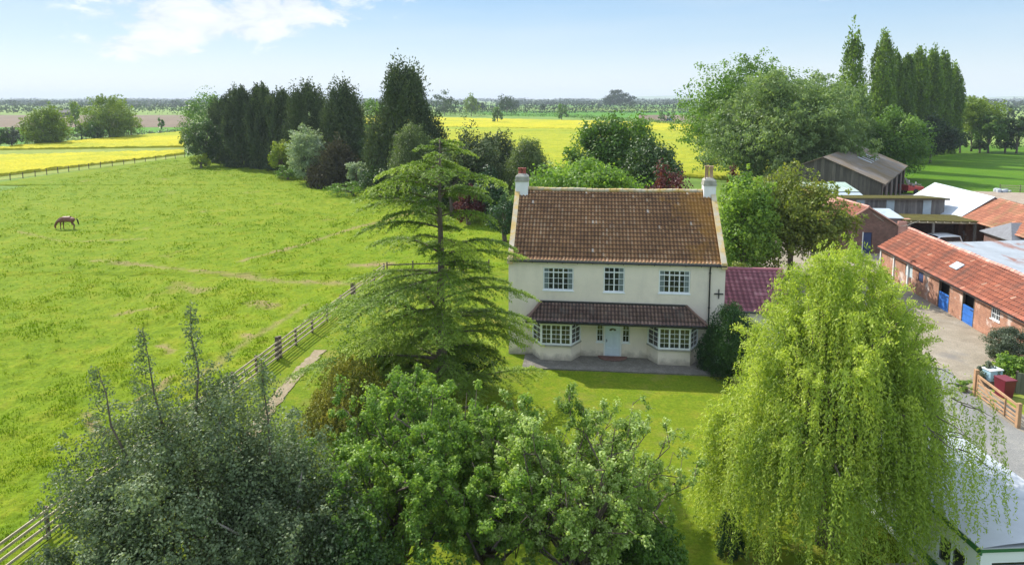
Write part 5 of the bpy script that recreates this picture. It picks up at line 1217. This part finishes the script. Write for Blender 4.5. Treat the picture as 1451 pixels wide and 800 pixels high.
# hedges across the plain
def hedge(A, B, h, wdt, seed, mat='far', step=None, leaf=None, label='field hedge crossing the distant plain', group='field hedges of the plain', name='hedge', irregular=.35):
    A = np.array(A); B = np.array(B); ln = float(np.linalg.norm(B - A)); a = math.atan2(B[1] - A[1], B[0] - A[0]); rg = np.random.default_rng(seed); lv = Leaves()
    step = step or h * .8; leaf = leaf or h * .28; n = int(ln / step)
    for i in range(n):
        s = h * (1 - irregular + 2 * irregular * float(vn(i * .35, seed * 3.1, 3))) * (1 + .2 * (rg.random() < .06))
        c = np.array([i * step + rg.normal() * step * .2, rg.normal() * wdt * .15, s * .5])
        clump(lv, rg, c, (step * .9, wdt * .5, s * .55), 26, leaf, leaf * .7, .5 + rg.normal() * .15, .3)
    o = lv.build(name, LM[mat]); o.location = (A[0], A[1], 0); o.rotation_euler = (0, 0, a); tag(o, label, 'hedge', group); return o
def H2(u1, v1, u2, v2, h, w, seed, **k): hedge(P(u1, v1), P(u2, v2), h, w, seed, **k)
H2(-60, 199.5, 60, 196, 2.0, 3, 300, mat='mid', label='low hedge in front of the bright green field at the far left', group=None)
H2(36, 203, 268, 187, 2.2, 3, 301, mat='grey_shrub', label='flowering hedge along the back of the left rapeseed', group=None)
H2(190, 163.5, 275, 162.5, 11, 14, 302, label='thick tree belt behind the ploughed field', group=None, leaf=1.6)
H2(620, 163, 800, 166, 3.5, 4, 303, mat='mid', label='hedge along the far edge of the middle rapeseed', group=None)
H2(800, 166, 1010, 181, 3.0, 4, 304, mat='mid', label='hedge between the rapeseed and the ploughed patch', group=None)
H2(985, 176, 1130, 190, 3.0, 5, 305, mat='mid', label='hedge running behind the silvery willow', group=None)
H2(1335, 187, 1560, 190, 3.4, 5, 306, mat='far_dark', label='dark hedge across the pale field right of the poplars', group=None)
H2(1340, 209, 1600, 214, 2.2, 3, 307, mat='dark', label='low hedge at the top of the shaded pasture', group=None)
H2(1330, 168, 1600, 172, 8.5, 20, 308, mat='far_dark', label='dark wooded belt right of the poplars', group=None, leaf=2)
HL_ = ['hedge just behind the pale field at the far left', 'dark hedge line behind the pale field, second from the left oak', 'thin hedge on the plain behind the windbreak tops', 'hedge along the far side of the green field behind the house', 'farthest dark hedge of the middle plain above the house', 'farthest hedge of the left plain below the skyline', 'nearest low hedge in the green field behind the house', 'upper hedge of the plain right of the poplars', 'farthest hedge of the plain right of the poplars', 'dark hedge between windbreak and tallest conifer']
for i, (u1, v1, u2, v2, h) in enumerate([(-300, 161, 120, 160, 5), (-300, 156.5, 300, 157.5, 7), (100, 153, 520, 154, 8), (560, 157.5, 1010, 157, 6), (600, 154, 1000, 154, 9), (-400, 151, 300, 151.5, 10),
                                         (620, 160.5, 1000, 160.5, 3.5), (1330, 158, 1750, 158, 9), (1330, 154, 1750, 154, 12), (300, 159, 520, 160, 6)]):
    H2(u1, v1, u2, v2, h, h * 1.5, 320 + i, mat='far' if i % 2 else 'far_dark', leaf=h * .35, label=HL_[i])
# scattered distant trees: a few kinds, copied
protos = []
for k in range(4):
    t = tree('distant_tree', 'rounded tree on the distant plain', 'tree', (0, 900 + k * 40, 0), 'trees scattered over the distant plain')
    broad(t, 400 + k, 14, 8 + k, 8 + k, 6.0, 7.4, 18, 50, 2.0, 1.4, LM['far' if k % 2 else 'far_dark'], BK, r0=.4, rc=.4, zmin=-.7); protos.append(t)
rg = np.random.default_rng(77); first = {}
for i in range(80):
    Y = 760 + 2600 * rg.random() ** 1.3; u = rg.uniform(-150, 1600)
    if 930 < u < 1330 and rg.random() < .7: continue
    if Y < 900 and 600 < u < 1000 and rg.random() < .6: continue
    t = protos[i % 4]; s = rg.uniform(.5, 1.0)
    if i >= 4: t = copy_tree(t)
    x, y, _ = at(u, Y); t.location = (x, y, 0); t.scale = (s * rg.uniform(.9, 1.5), s, s); t.rotation_euler = (0, 0, rg.random() * 6.28)
# far-off woods reading as one mass
def woods(name, label, Y0, Y1, h, n, seed, umin=-500, umax=1950, thr=.45, sx=34):
    rg = np.random.default_rng(seed); lv = Leaves()
    for i in range(n):
        u = rg.uniform(umin, umax); Y = rg.uniform(Y0, Y1)
        if vn(u * .012, Y * .002, seed) < thr: continue
        x, y, _ = at(u, Y); s = h * rg.uniform(.6, 1.15)
        clump(lv, rg, (x, y, s * .45), (sx * rg.uniform(.6, 1.2), sx * .6, s * .55), 34, h * .42, h * .3, .5 + rg.normal() * .15, .5)
    tag(lv.build(name, LM['far_dark']), label, kind='stuff')
woods('distant_woods', 'far off woods merging along the horizon', 1500, 2500, 14, 800, 51, thr=.36)
woods('distant_woods', 'farthest blue woods along the horizon', 3000, 5200, 20, 900, 52, thr=.30, sx=70)
# low hills on the skyline
def hills(u0, u1, Y, h, seed):
    n = 80; m = M(); us = np.linspace(u0, u1, n); top = []
    for i, u in enumerate(us):
        x, y, _ = at(u, Y); e = math.sin(math.pi * i / (n - 1)) ** .6; z = h * e * (.55 + .45 * float(vn(u * .018, 1.5, seed))) + 1
        top.append((x, y, z))
    front = [(x * .9, y * .9, -2) for x, y, z in top]; back = [(x * 1.15, y * 1.15, -2) for x, y, z in top]
    for i in range(n - 1): m.quad(front[i], front[i + 1], top[i + 1], top[i]); m.quad(top[i], top[i + 1], back[i + 1], back[i])
    tag(m.build('hills', MAT['far_ground'], smooth=True), kind='structure')
hills(840, 1120, 8500, 70, 4); hills(1330, 1750, 7000, 55, 5); hills(-400, 300, 9000, 32, 6)

# distant tractor and barn
q = at(948, 455)
t = empty('tractor', (q[0], q[1], 0), R(30), 'tiny blue tractor working on the distant ploughed patch', 'tractor')
M().box(-1.0, 2.2, -.5, .5, .9, 1.7).build('body', MAT['blue_door'], t, bevel=.1); M().box(-1.2, .3, -.8, .8, 1.7, 3.0).build('cab', MAT['glass'], t, bevel=.1)
M().box(-1.3, .4, -.85, .85, 3.003, 3.12).build('cab_roof', MAT['white_paint'], t)
for x, y, r_ in ((-.6, -1.1, .95), (-.6, .75, .95), (1.8, -.85, .55), (1.8, .6, .55)): M().tube([(x, y, r_), (x, y + .35, r_)], r_, 14).build('wheel', MAT['tyre'], t)
q = at(94, 560)
t = empty('field_barn', (q[0], q[1], 0), R(10), 'small black barn beyond the ploughed field behind the oaks', 'barn')
M().box(-5, 5, -4, 4, 0, 4).add([(-5, -4, 4), (-5, 4, 4), (-5, 0, 6), (5, -4, 4), (5, 4, 4), (5, 0, 6)], [(0, 2, 1), (3, 4, 5)]).build('wall', MAT['barn_boards'], t)
M().slab([(-5.2, -4.3, 3.9), (5.2, -4.3, 3.9), (5.2, 0, 6.1), (-5.2, 0, 6.1)], .1).slab([(-5.2, 0, 6.1), (5.2, 0, 6.1), (5.2, 4.3, 3.9), (-5.2, 4.3, 3.9)], .1).build('roof', MAT['barn_boards'], t)

# ------------------------------------------------------------------ garden planting
# cedar
def cedar():
    cx, cyy = at(627, 29.5)[:2]; h = 13.3
    t = tree('cedar', 'tall feathery cedar with tiered yellow green branches left of the house', 'cedar', (cx, cyy, 0)); rg = np.random.default_rng(500)
    m = M(); tp = [(0, 0, -.1), (.05, 0, 2.5), (-.05, .05, 5), (.05, 0, 8), (.0, 0, 10.5), (.05, 0, h)]
    m.tube(tp, [.30, .25, .21, .14, .08, .02], 10); lv = Leaves()
    zz = [q[2] for q in tp]; xx = [q[0] for q in tp]; n = 96
    for i in range(n):
        z = .9 + (h - 1.0) * ((i + .5) / n) ** 1.05 + rg.normal() * .28
        a = i * 2.39996 + rg.normal() * .5
        L0 = float(np.interp(z, [.5, 2, 4, 6, 7.5, 9, 10.2, 11.5, 12.4, 13.3], [5.9, 6.5, 6.3, 5.6, 4.6, 3.0, 3.5, 3.3, 2.0, .6])) * rg.uniform(.38 if z < 9 else .6, 1.10) * (.80 if math.cos(a) > .3 and z < 8 else 1.08)
        if 8.3 < z < 9.6 and rg.random() < .45: L0 *= .5
        ca, sa = math.cos(a), math.sin(a); rise = rg.uniform(.02, .36); k = 12; ts = np.linspace(0, 1, k)
        bx = np.interp(z, zz, xx) + ca * L0 * ts; by = sa * L0 * ts; bz = z + L0 * (rise * ts * 1.4 - (rise + rg.uniform(.10, .22)) * ts ** 2.4)
        pts = np.stack([bx, by, bz], -1); r0 = .018 + L0 * .009
        m.tube([tuple(p) for p in pts], list(np.linspace(r0, .006, k)), 5); vb = .42 + rg.normal() * .13
        # flat side sprays
        ns = int(L0 * 9.5) + 5
        for j in range(ns):
            tj = .16 + .84 * (j + rg.random()) / ns; c = np.array([np.interp(tj, ts, pts[:, q]) for q in range(3)]); sd = 1 if j % 2 else -1
            sl_ = L0 * .24 * math.sin(min(1, tj * 1.05) * math.pi * .80 + .35) * rg.uniform(.6, 1.3) + .12
            ang = a + sd * rg.uniform(.7, 1.25); dv = np.array([math.cos(ang), math.sin(ang), 0])
            nn = max(6, int(sl_ / .020)); s = np.linspace(0.02, 1, nn)
            p = c + dv * (s * sl_)[:, None]; p[:, 2] += .05 * s * sl_ - (.30 + .15 * rg.random()) * sl_ * s ** 2; p = p + rg.normal(size=(nn, 3)) * np.array([.045, .045, .02])
            dd = dv + rg.normal(size=(nn, 3)) * .55 + np.array([0, 0, -.12]); nr = np.array([0, 0, 1.0]) + rg.normal(size=(nn, 3)) * .35
            lv.add(p, dd, nr, .16 * (.7 + .6 * rg.random(nn)), .042, vb + .40 * tj * s + (rg.random(nn) - .5) * .25)
        nn = int(L0 * 60); s = rg.random(nn) * .9 + .1          # foliage along the branch itself
        p = np.stack([np.interp(s, ts, pts[:, q]) for q in range(3)], -1) + rg.normal(size=(nn, 3)) * np.array([.06, .06, .03]) + np.array([0, 0, .03])
        lv.add(p, np.array([ca, sa, 0]) + rg.normal(size=(nn, 3)) * .6, np.array([0, 0, 1.0]) + rg.normal(size=(nn, 3)) * .4, .15, .05, vb + .25 * s)
    m.build('trunk', BK, t, smooth=True); lv.build('crown', LM['cedar'], t)
cedar()
# weeping willow in front right
wx, wy = at(1172, 21.6)[:2]
t = tree('weeping_willow', 'large yellow green weeping willow in the right foreground', 'willow', (wx, wy, 0))
def wdome(a, s):
    r = 3.75 * s * (1 - .20 * max(0, math.cos(a + .25)) * s) * (1 + .10 * math.sin(a * 2 + .8) + .09 * math.sin(a * 5)); return r, 10.0 - 5.2 * s ** 1.5 + .7 * math.sin(a * 4 + s * 7) * s
weep(t, 510, 10.4, wdome, 3300, 1.8, 6.6, .125, .036, LM['willow'], MAT['bark'], step=.042, r0=.34, outw=.55, nlimb=50, bundle=17, vbase=.48, spread=.15, vspread=.22, lvar=(.35, 1.1), sway=.20, jit=.042,
     boughs=[(-3.1, .9, 3.9, .60, .1), (0.09, 0.00, 10.1, 0.88, 0.10), (-0.77, 0.27, 9.4, 0.97, 0.15), (0.86, 0.18, 9.3, 0.88, 0.05), (-1.63, 0.36, 8.0, 0.97, 0.15), (1.46, 0.18, 8.3, 0.79, -0.05), (0.43, -1.08, 9.0, 0.97, 0.10), (-2.32, -0.27, 6.3, 0.88, 0.10),  # last value paints light: sunward left and top boughs lighter, inner ones darker
             (-0.69, -1.71, 7.6, 0.97, 0.10), (0.95, -1.80, 7.2, 0.79, -0.05), (-2.67, -0.99, 4.6, 0.70, 0.05), (-1.89, -1.80, 5.4, 0.88, 0.05), (0.26, -2.61, 6.0, 0.79, 0.00), (1.81, -0.72, 6.9, 0.70, -0.10), (1.63, 1.08, 7.0, 0.79, -0.10),
             (0.00, 1.62, 8.4, 1.06, 0.00), (-1.55, 1.71, 6.8, 0.97, 0.00), (1.03, 1.98, 6.8, 0.88, -0.10), (-0.52, 2.61, 5.6, 0.88, 0.00), (-1.03, -2.61, 4.6, 0.79, 0.00), (0.95, -2.61, 4.8, 0.62, -0.05), (0.00, 0.00, 7.5, 1.41, -0.15), (-0.26, -0.54, 5.5, 1.50, -0.20), (-2.84, 0.54, 4.8, 0.70, 0.05)],
     zfloor=lambda x, y: 3.4 + .6 * (x - 1.9) if x > 1.9 else (2.2 if x > 1.5 else .3))
rg = np.random.default_rng(511); lv = Leaves(); m = M()
for k in range(300):      # thin trailing strands reaching out over the park home
    a = rg.uniform(-1.25, .95); r_ = rg.uniform(2.2, 4.7); z1 = rg.uniform(4.4, 6.6) - (r_ - 3.1) * .5; ln = min(z1 - 2.95 if r_ * math.cos(a) + wx > 12.7 else 3.5, rg.uniform(1.2, 3.4)); n_ = int(ln / .05)
    s_ = np.linspace(0, 1, n_); p = np.stack([r_ * math.cos(a) + .35 * np.sqrt(s_) * math.cos(a), r_ * math.sin(a) + .35 * np.sqrt(s_) * math.sin(a), z1 - s_ * ln], -1) + rg.normal(size=(n_, 3)) * .035
    lv.add(p, rg.normal(size=(n_, 3)) * .8 + (0, 0, -.9), rg.normal(size=(n_, 3)) * .7 + (0, 0, .5), .12, .034, .35 + rg.random() * .3 + (rg.random(n_) - .5) * .3)
    if k % 6 == 0: m.tube(wiggle(rg, (r_ * .78 * math.cos(a), r_ * .78 * math.sin(a), z1 + .3), (r_ * math.cos(a), r_ * math.sin(a), z1), 5, .05), [.02, .018, .014, .01, .005], 5)
for k in range(95):       # ragged upright shoots on the crown
    a = rg.random() * 6.28; r0_ = 2.9 * rg.random() ** .6; z0 = 10.0 - 4.6 * (r0_ / 3.75) ** 1.35 * 1.17 - .3; st = np.array([r0_ * math.cos(a), r0_ * math.sin(a), z0]); ln = rg.uniform(.6, 1.5)
    s = np.linspace(0, 1, 46); o = rg.uniform(.3, .9); bend = np.stack([math.cos(a) * o * s ** 1.6, math.sin(a) * o * s ** 1.6, ln * (s - .45 * s ** 3)], -1); p = st + bend
    m.tube([tuple(q) for q in p[::9]], [.016, .013, .010, .008, .005, .003][:len(p[::9])], 4)
    for _ in range(3): lv.add(p + rg.normal(size=p.shape) * .07, rg.normal(size=p.shape) + (0, 0, -.3), rg.normal(size=p.shape) * .6 + (0, 0, .6), .12, .035, .6 + rg.random(46) * .4)
tag(m.build('twigs', MAT['bark'], t), kind='stuff'); lv.build('shoots', LM['willow'], t)
# dark evergreens by the right corner of the house
def cyp(name, label, cat, loc, h, r, seed, mat, n=90, per=150, l=.12, w=.05, prof=None, group=None, **k):
    t = tree(name, label, cat, loc, group)
    plume_tree(t, seed, h, [(a, b * r) for a, b in (prof or [(0, .85), (.2, 1), (.5, 1), (.75, .8), (.92, .45), (1, .1)])], n, per, l, w, LM[mat], BK, .07, ps=r * .32, elong=k.pop('elong', 1.5), tips=3, trunk_top=.8, **k)
cyp('evergreen_shrub', 'tall dark evergreen shrub against the right corner of the house', 'shrub', at(1034, 35.6), 3.9, 1.02, 520, 'laurel', 120, 220)
cyp('evergreen_shrub', 'smaller dark evergreen shrub left of the tall one by the bay', 'shrub', at(1008, 36.4), 2.5, .62, 521, 'laurel', 70, 180)
cyp('dwarf_conifer', 'small pointed dark conifer on the lawn beside the willow', 'conifer', at(1034, 20.9), 1.55, .36, 522, 'laurel', 70, 150, .07, .03)
rtree('shrub', 'dull green shrub under the willow beside the dark evergreens', 1062, 33, 1.6, 50, 523, 'bronze', 16, 130, .12, .07, .0, cat='shrub')
# golden drooping cypress left of the cedar
gx, gy = at(500, 27.0)[:2]
t = tree('golden_cypress', 'golden brown cypress with drooping sprays left of the cedar', 'cypress', (gx, gy, 0))
weep(t, 530, 4.6, lambda a, s: (1.5 * s * (1 + .15 * math.sin(3 * a)), 4.5 - 2.7 * s ** 1.4), 900, .5, 1.7, .10, .05, LM['golden'], BK, step=.035, r0=.1, outw=.25, nlimb=14, bundle=10)
gx, gy = at(468, 26.6)[:2]
t = tree('golden_cypress', 'lower golden green cypress beside the worn path', 'cypress', (gx, gy, 0))
weep(t, 531, 3.0, lambda a, s: (1.1 * s, 2.9 - 1.6 * s ** 1.4), 420, .4, 1.3, .10, .05, LM['golden'], BK, step=.035, r0=.08, outw=.2, nlimb=10, bundle=10, vbase=.35)
# holly mass with leader shoots, lower left
hx, hy = at(285, 17.2)[:2]
def holly(label, loc, rx, h, seed, n, per, leaders, v=.45):
    t = tree('holly_tree', label, 'holly', loc); broad(t, seed, h, rx, rx * .85, h * .50, h * .50, n, per, .085, .055, LM['holly'], PB, rc=.24, r0=.16, fork=h * .2, spray=3, zmin=-.6, vbase=v, lobes=.5)
    rg = np.random.default_rng(seed + 1); lv = Leaves(); m = M()
    for (lx, ly, z0, z1, wd) in leaders:
        m.tube(wiggle(rg, (lx * .6, ly * .6, z0 - 2), (lx, ly, z1), 6, .02), [.05, .045, .035, .025, .015, .006], 6)
        k = int((z1 - z0) * 22)
        for j in range(k):
            f = j / k; z = z0 + (z1 - z0) * f; a = rg.random() * 6.28; rr = wd * (1.15 - f) * rg.random() ** .7
            clump(lv, rg, (lx + rr * math.cos(a), ly + rr * math.sin(a), z), .17, 15, .08, .05, .55 + rg.normal() * .1)
            if j % 5 == 0: m.tube([(lx, ly, z - .2), (lx + rr * math.cos(a), ly + rr * math.sin(a), z)], [.01, .004], 4)
    if leaders: m.build('leader_stems', BK, t, smooth=True); lv.build('leader_foliage', LM['holly'], t)
holly('broad grey green holly with tall leader shoots in the lower left', (hx, hy, 0), 3.35, 7.6, 540, 120, 520,
      [(-1.15, .2, 6.0, 9.0, .55), (.10, .3, 6.3, 9.6, .50), (-2.3, 0, 5.4, 8.0, .7)])
hx2, hy2 = at(410, 16.8)[:2]
holly('darker grey holly filling the gap between the tall holly and the green hedge trees', (hx2, hy2, 0), 2.5, 6.4, 545, 80, 460, [(-.5, .3, 5.5, 8.3, .30)], .4)
hx3, hy3 = at(170, 16.0)[:2]
holly('low outer holly at the lower left beside the paddock rails', (hx3, hy3, 0), 1.9, 5.4, 548, 50, 420, [], .42)
# bright green small-leaved trees, lower centre
def open_tree(name, label, cat, loc, h, rx, seed, ntar, tw, per, l, w, mat, bark, zlo=.35, tipv=.5, dens=1.0, tip_only=False, sub=4, r0=.12):
    """trunk, limbs, twigs and leaf tufts strung along the twigs"""
    rg = np.random.default_rng(seed); t = tree(name, label, cat, loc); m = M(); lv = Leaves(); fork = np.array([rg.normal() * .1, rg.normal() * .1, h * .28])
    m.tube(wiggle(rg, (0, 0, -.1), fork, 5, .04), [r0 * 1.3, r0 * 1.1, r0, r0 * .9, r0 * .8], 8)
    for d in dirs_sphere(rg, ntar, -.25):
        q = rg.uniform(.75, 1.08); e = np.array([d[0] * rx * q, d[1] * rx * q, h * (zlo + (1 - zlo) * (.5 + .5 * d[2]) * q)])
        li = np.array(wiggle(rg, fork * rg.uniform(.7, 1), e, 7, .16)); rr = r0 * .42; m.tube([tuple(p) for p in li], list(np.linspace(rr, rr * .12, 7)), 6); vb = tipv + rg.normal() * .12
        for k in range(tw):
            f = rg.uniform(.30, 1); c = np.array([np.interp(f, np.linspace(0, 1, 7), li[:, j]) for j in range(3)])
            dv = unit(rg.normal(size=3) + d * .8 + np.array([0, 0, .45])); tl = rg.uniform(.35, 1.0) * rx * .30
            wi = np.array(wiggle(rg, c, c + dv * tl, 4, .2)); m.tube([tuple(p) for p in wi], [.012, .009, .006, .003], 4)
            for j in range(sub):
                f2 = rg.uniform(.25, 1.0); c2 = np.array([np.interp(f2, np.linspace(0, 1, 4), wi[:, q_]) for q_ in range(3)])
                clump(lv, rg, c2, rg.uniform(.09, .19), max(4, int(per * dens * rg.uniform(.5, 1.4))), l, w, vb + (f2 - .5) * .35 + rg.normal() * .08, .5)
    m.build('trunk', bark, t, smooth=True); lv.build('crown', LM[mat], t); return t
open_tree('hawthorn', 'bright green hawthorn beneath the cedar in the lower centre', 'hawthorn', at(575, 18.8), 6.8, 2.8, 550, 52, 18, 24, .085, .055, 'bright', BK, sub=5)
open_tree('hawthorn', 'fresh green hawthorn right of the cedar trunk in the lower centre', 'hawthorn', at(690, 18.2), 6.7, 2.3, 551, 42, 15, 24, .085, .055, 'bright', BK, sub=5)
open_tree('apple_tree', 'pale blossoming apple tree with open twiggy crown above the lawn', 'apple tree', at(812, 17.6), 7.2, 2.4, 552, 40, 12, 22, .085, .055, 'apple', BK, tipv=.45, sub=5)
open_tree('apple_tree', 'low blossoming apple bough reaching right over the lawn', 'apple tree', at(890, 19.6), 5.3, 2.1, 553, 22, 10, 20, .085, .055, 'apple', BK, tipv=.5, sub=4, zlo=.5)
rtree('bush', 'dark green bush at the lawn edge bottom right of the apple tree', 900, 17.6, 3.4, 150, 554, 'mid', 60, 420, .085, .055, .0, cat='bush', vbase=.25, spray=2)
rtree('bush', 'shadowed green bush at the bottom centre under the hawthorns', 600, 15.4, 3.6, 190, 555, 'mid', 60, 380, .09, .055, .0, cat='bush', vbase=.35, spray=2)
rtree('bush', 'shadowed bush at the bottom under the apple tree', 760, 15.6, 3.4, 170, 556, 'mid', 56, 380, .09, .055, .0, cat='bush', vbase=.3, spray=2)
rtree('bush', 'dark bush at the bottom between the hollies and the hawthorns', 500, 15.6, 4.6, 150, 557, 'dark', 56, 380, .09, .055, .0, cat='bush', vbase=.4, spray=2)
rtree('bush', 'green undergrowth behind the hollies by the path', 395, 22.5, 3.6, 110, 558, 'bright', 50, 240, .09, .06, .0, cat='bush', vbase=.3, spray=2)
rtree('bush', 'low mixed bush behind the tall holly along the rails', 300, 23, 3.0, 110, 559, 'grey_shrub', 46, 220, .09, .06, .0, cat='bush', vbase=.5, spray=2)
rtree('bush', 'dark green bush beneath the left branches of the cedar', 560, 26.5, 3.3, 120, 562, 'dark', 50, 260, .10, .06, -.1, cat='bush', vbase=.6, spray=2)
rtree('bush', 'mid green bush at the foot of the cedar trunk', 640, 25.5, 2.8, 120, 563, 'mid', 50, 260, .10, .06, -.1, cat='bush', vbase=.3, spray=2)
rtree('bush', 'feathery green shrub merging with the lower left branches of the cedar', 530, 31, 4.3, 130, 564, 'cedar', 64, 260, .16, .05, -.1, cat='bush', vbase=.45, spray=3)
rtree('bush', 'leafy shrub inside the lower branches of the cedar', 560, 33, 3.0, 90, 560, 'lime', 40, 170, .12, .08, .0, cat='bush', vbase=.35)
rtree('bush', 'dark shrub on the garden side beneath the cedar', 655, 34, 2.6, 100, 561, 'dark', 40, 170, .12, .08, .0, cat='bush')
# planting at the right edge
rtree('clipped_shrub', 'large round grey green shrub in front of the stables', 1432, 36.8, 2.45, 76, 570, 'grey_shrub', 80, 260, .085, .04, .0, cat='shrub', rc=.24, zmin=-.9, lobes=.08)
rtree('bush', 'leafy yellow green bush behind the maroon bin', 1434, 34.6, 1.6, 56, 571, 'bright', 26, 160, .14, .08, .0, cat='bush', vbase=.6, spray=2)
rtree('bush', 'small grey green bush at the hinge end of the gate', 1398, 34.4, 1.3, 32, 572, 'grey_shrub', 20, 160, .10, .05, .0, cat='bush')
rtree('bush', 'rough grass and weeds clump at the far gate post', 1366, 33.6, .7, 24, 573, 'bright', 10, 90, .10, .04, .0, cat='bush')

# ------------------------------------------------------------------ horse
def horse():
    q = P(97, 325.5); h = empty('horse', (q[0], q[1], .08), R(4), 'dark bay horse grazing alone in the paddock with head down to the left', 'horse')
    # x forward is -x (it faces left); joints: (pos, radius)
    J = [((.0, 0, 1.15), .33), ((-.45, 0, 1.17), .34), ((-.78, 0, 1.12), .29), ((.50, 0, 1.20), .32), ((.80, 0, 1.12), .22),      # 0 belly 1 chest 2 shoulder 3 hip 4 rump
         ((-1.05, 0, .98), .20), ((-1.28, 0, .72), .15), ((-1.42, 0, .48), .125), ((-1.45, .0, .30), .11), ((-1.38, 0, .10), .075)]    # 5..9 neck, poll, head, muzzle
    E = [(0, 1), (1, 2), (0, 3), (3, 4), (2, 5), (5, 6), (6, 7), (7, 8), (8, 9)]
    def leg(root, pts):
        p = root
        for c, r in pts: J.append((c, r)); E.append((p, len(J) - 1)); p = len(J) - 1
    for s, o in ((-1, 0), (1, .14)):
        leg(2, [((-.72 + o, s * .17, .90), .12), ((-.74 + o, s * .17, .50), .065), ((-.74 + o, s * .17, .12), .045), ((-.78 + o, s * .17, .02), .06)])
        leg(3, [((.62 - o, s * .19, .92), .17), ((.52 - o, s * .18, .70), .10), ((.76 - o, s * .18, .47), .06), ((.70 - o, s * .18, .12), .045), ((.66 - o, s * .18, .02), .06)])
    me = bpy.data.meshes.new('body'); me.from_pydata([j[0] for j in J], E, []); me.materials.append(MAT['horse'])
    o = bpy.data.objects.new('body', me); C.objects.link(o); o.parent = h
    sk = o.modifiers.new('skin', 'SKIN')
    for i, (c, r) in enumerate(J):
        v = me.skin_vertices[0].data[i]; v.radius = (r, r * (1.0 if i > 4 else 1.08)); v.use_root = (i == 0)
    sb = o.modifiers.new('sub', 'SUBSURF'); sb.levels = sb.render_levels = 2
    for p in me.polygons: p.use_smooth = True
    M().tube([(.95, 0, 1.22), (1.08, 0, 1.05), (1.14, 0, .75), (1.20, 0, .45)], [.05, .08, .08, .02], 8).build('tail', MAT['horse_mane'], h, smooth=True)
    M().tube([(-.70, 0, 1.42), (-1.00, 0, 1.20), (-1.30, 0, .88), (-1.46, 0, .60)], [.03, .055, .05, .03], 6).build('mane', MAT['horse_mane'], h, smooth=True)
    for s in (-1, 1): M().tube([(-1.36, s * .07, .62), (-1.30, s * .10, .76)], [.04, .012], 6).build('ear', MAT['horse'], h, smooth=True)
horse()

# ------------------------------------------------------------------ haze
hz = M().box(-9800, 9800, -60, 12500, -4, 110)
hm = bpy.data.materials.new('haze'); nt, N, L = nodes_of(hm)
o = N.new('ShaderNodeOutputMaterial'); v = N.new('ShaderNodeVolumePrincipled'); v.inputs['Density'].default_value = .00016
v.inputs['Color'].default_value = (.82, .90, 1, 1); v.inputs['Anisotropy'].default_value = 0; L.new(v.outputs[0], o.inputs['Volume'])
tag(hz.build('haze', hm), kind='stuff')
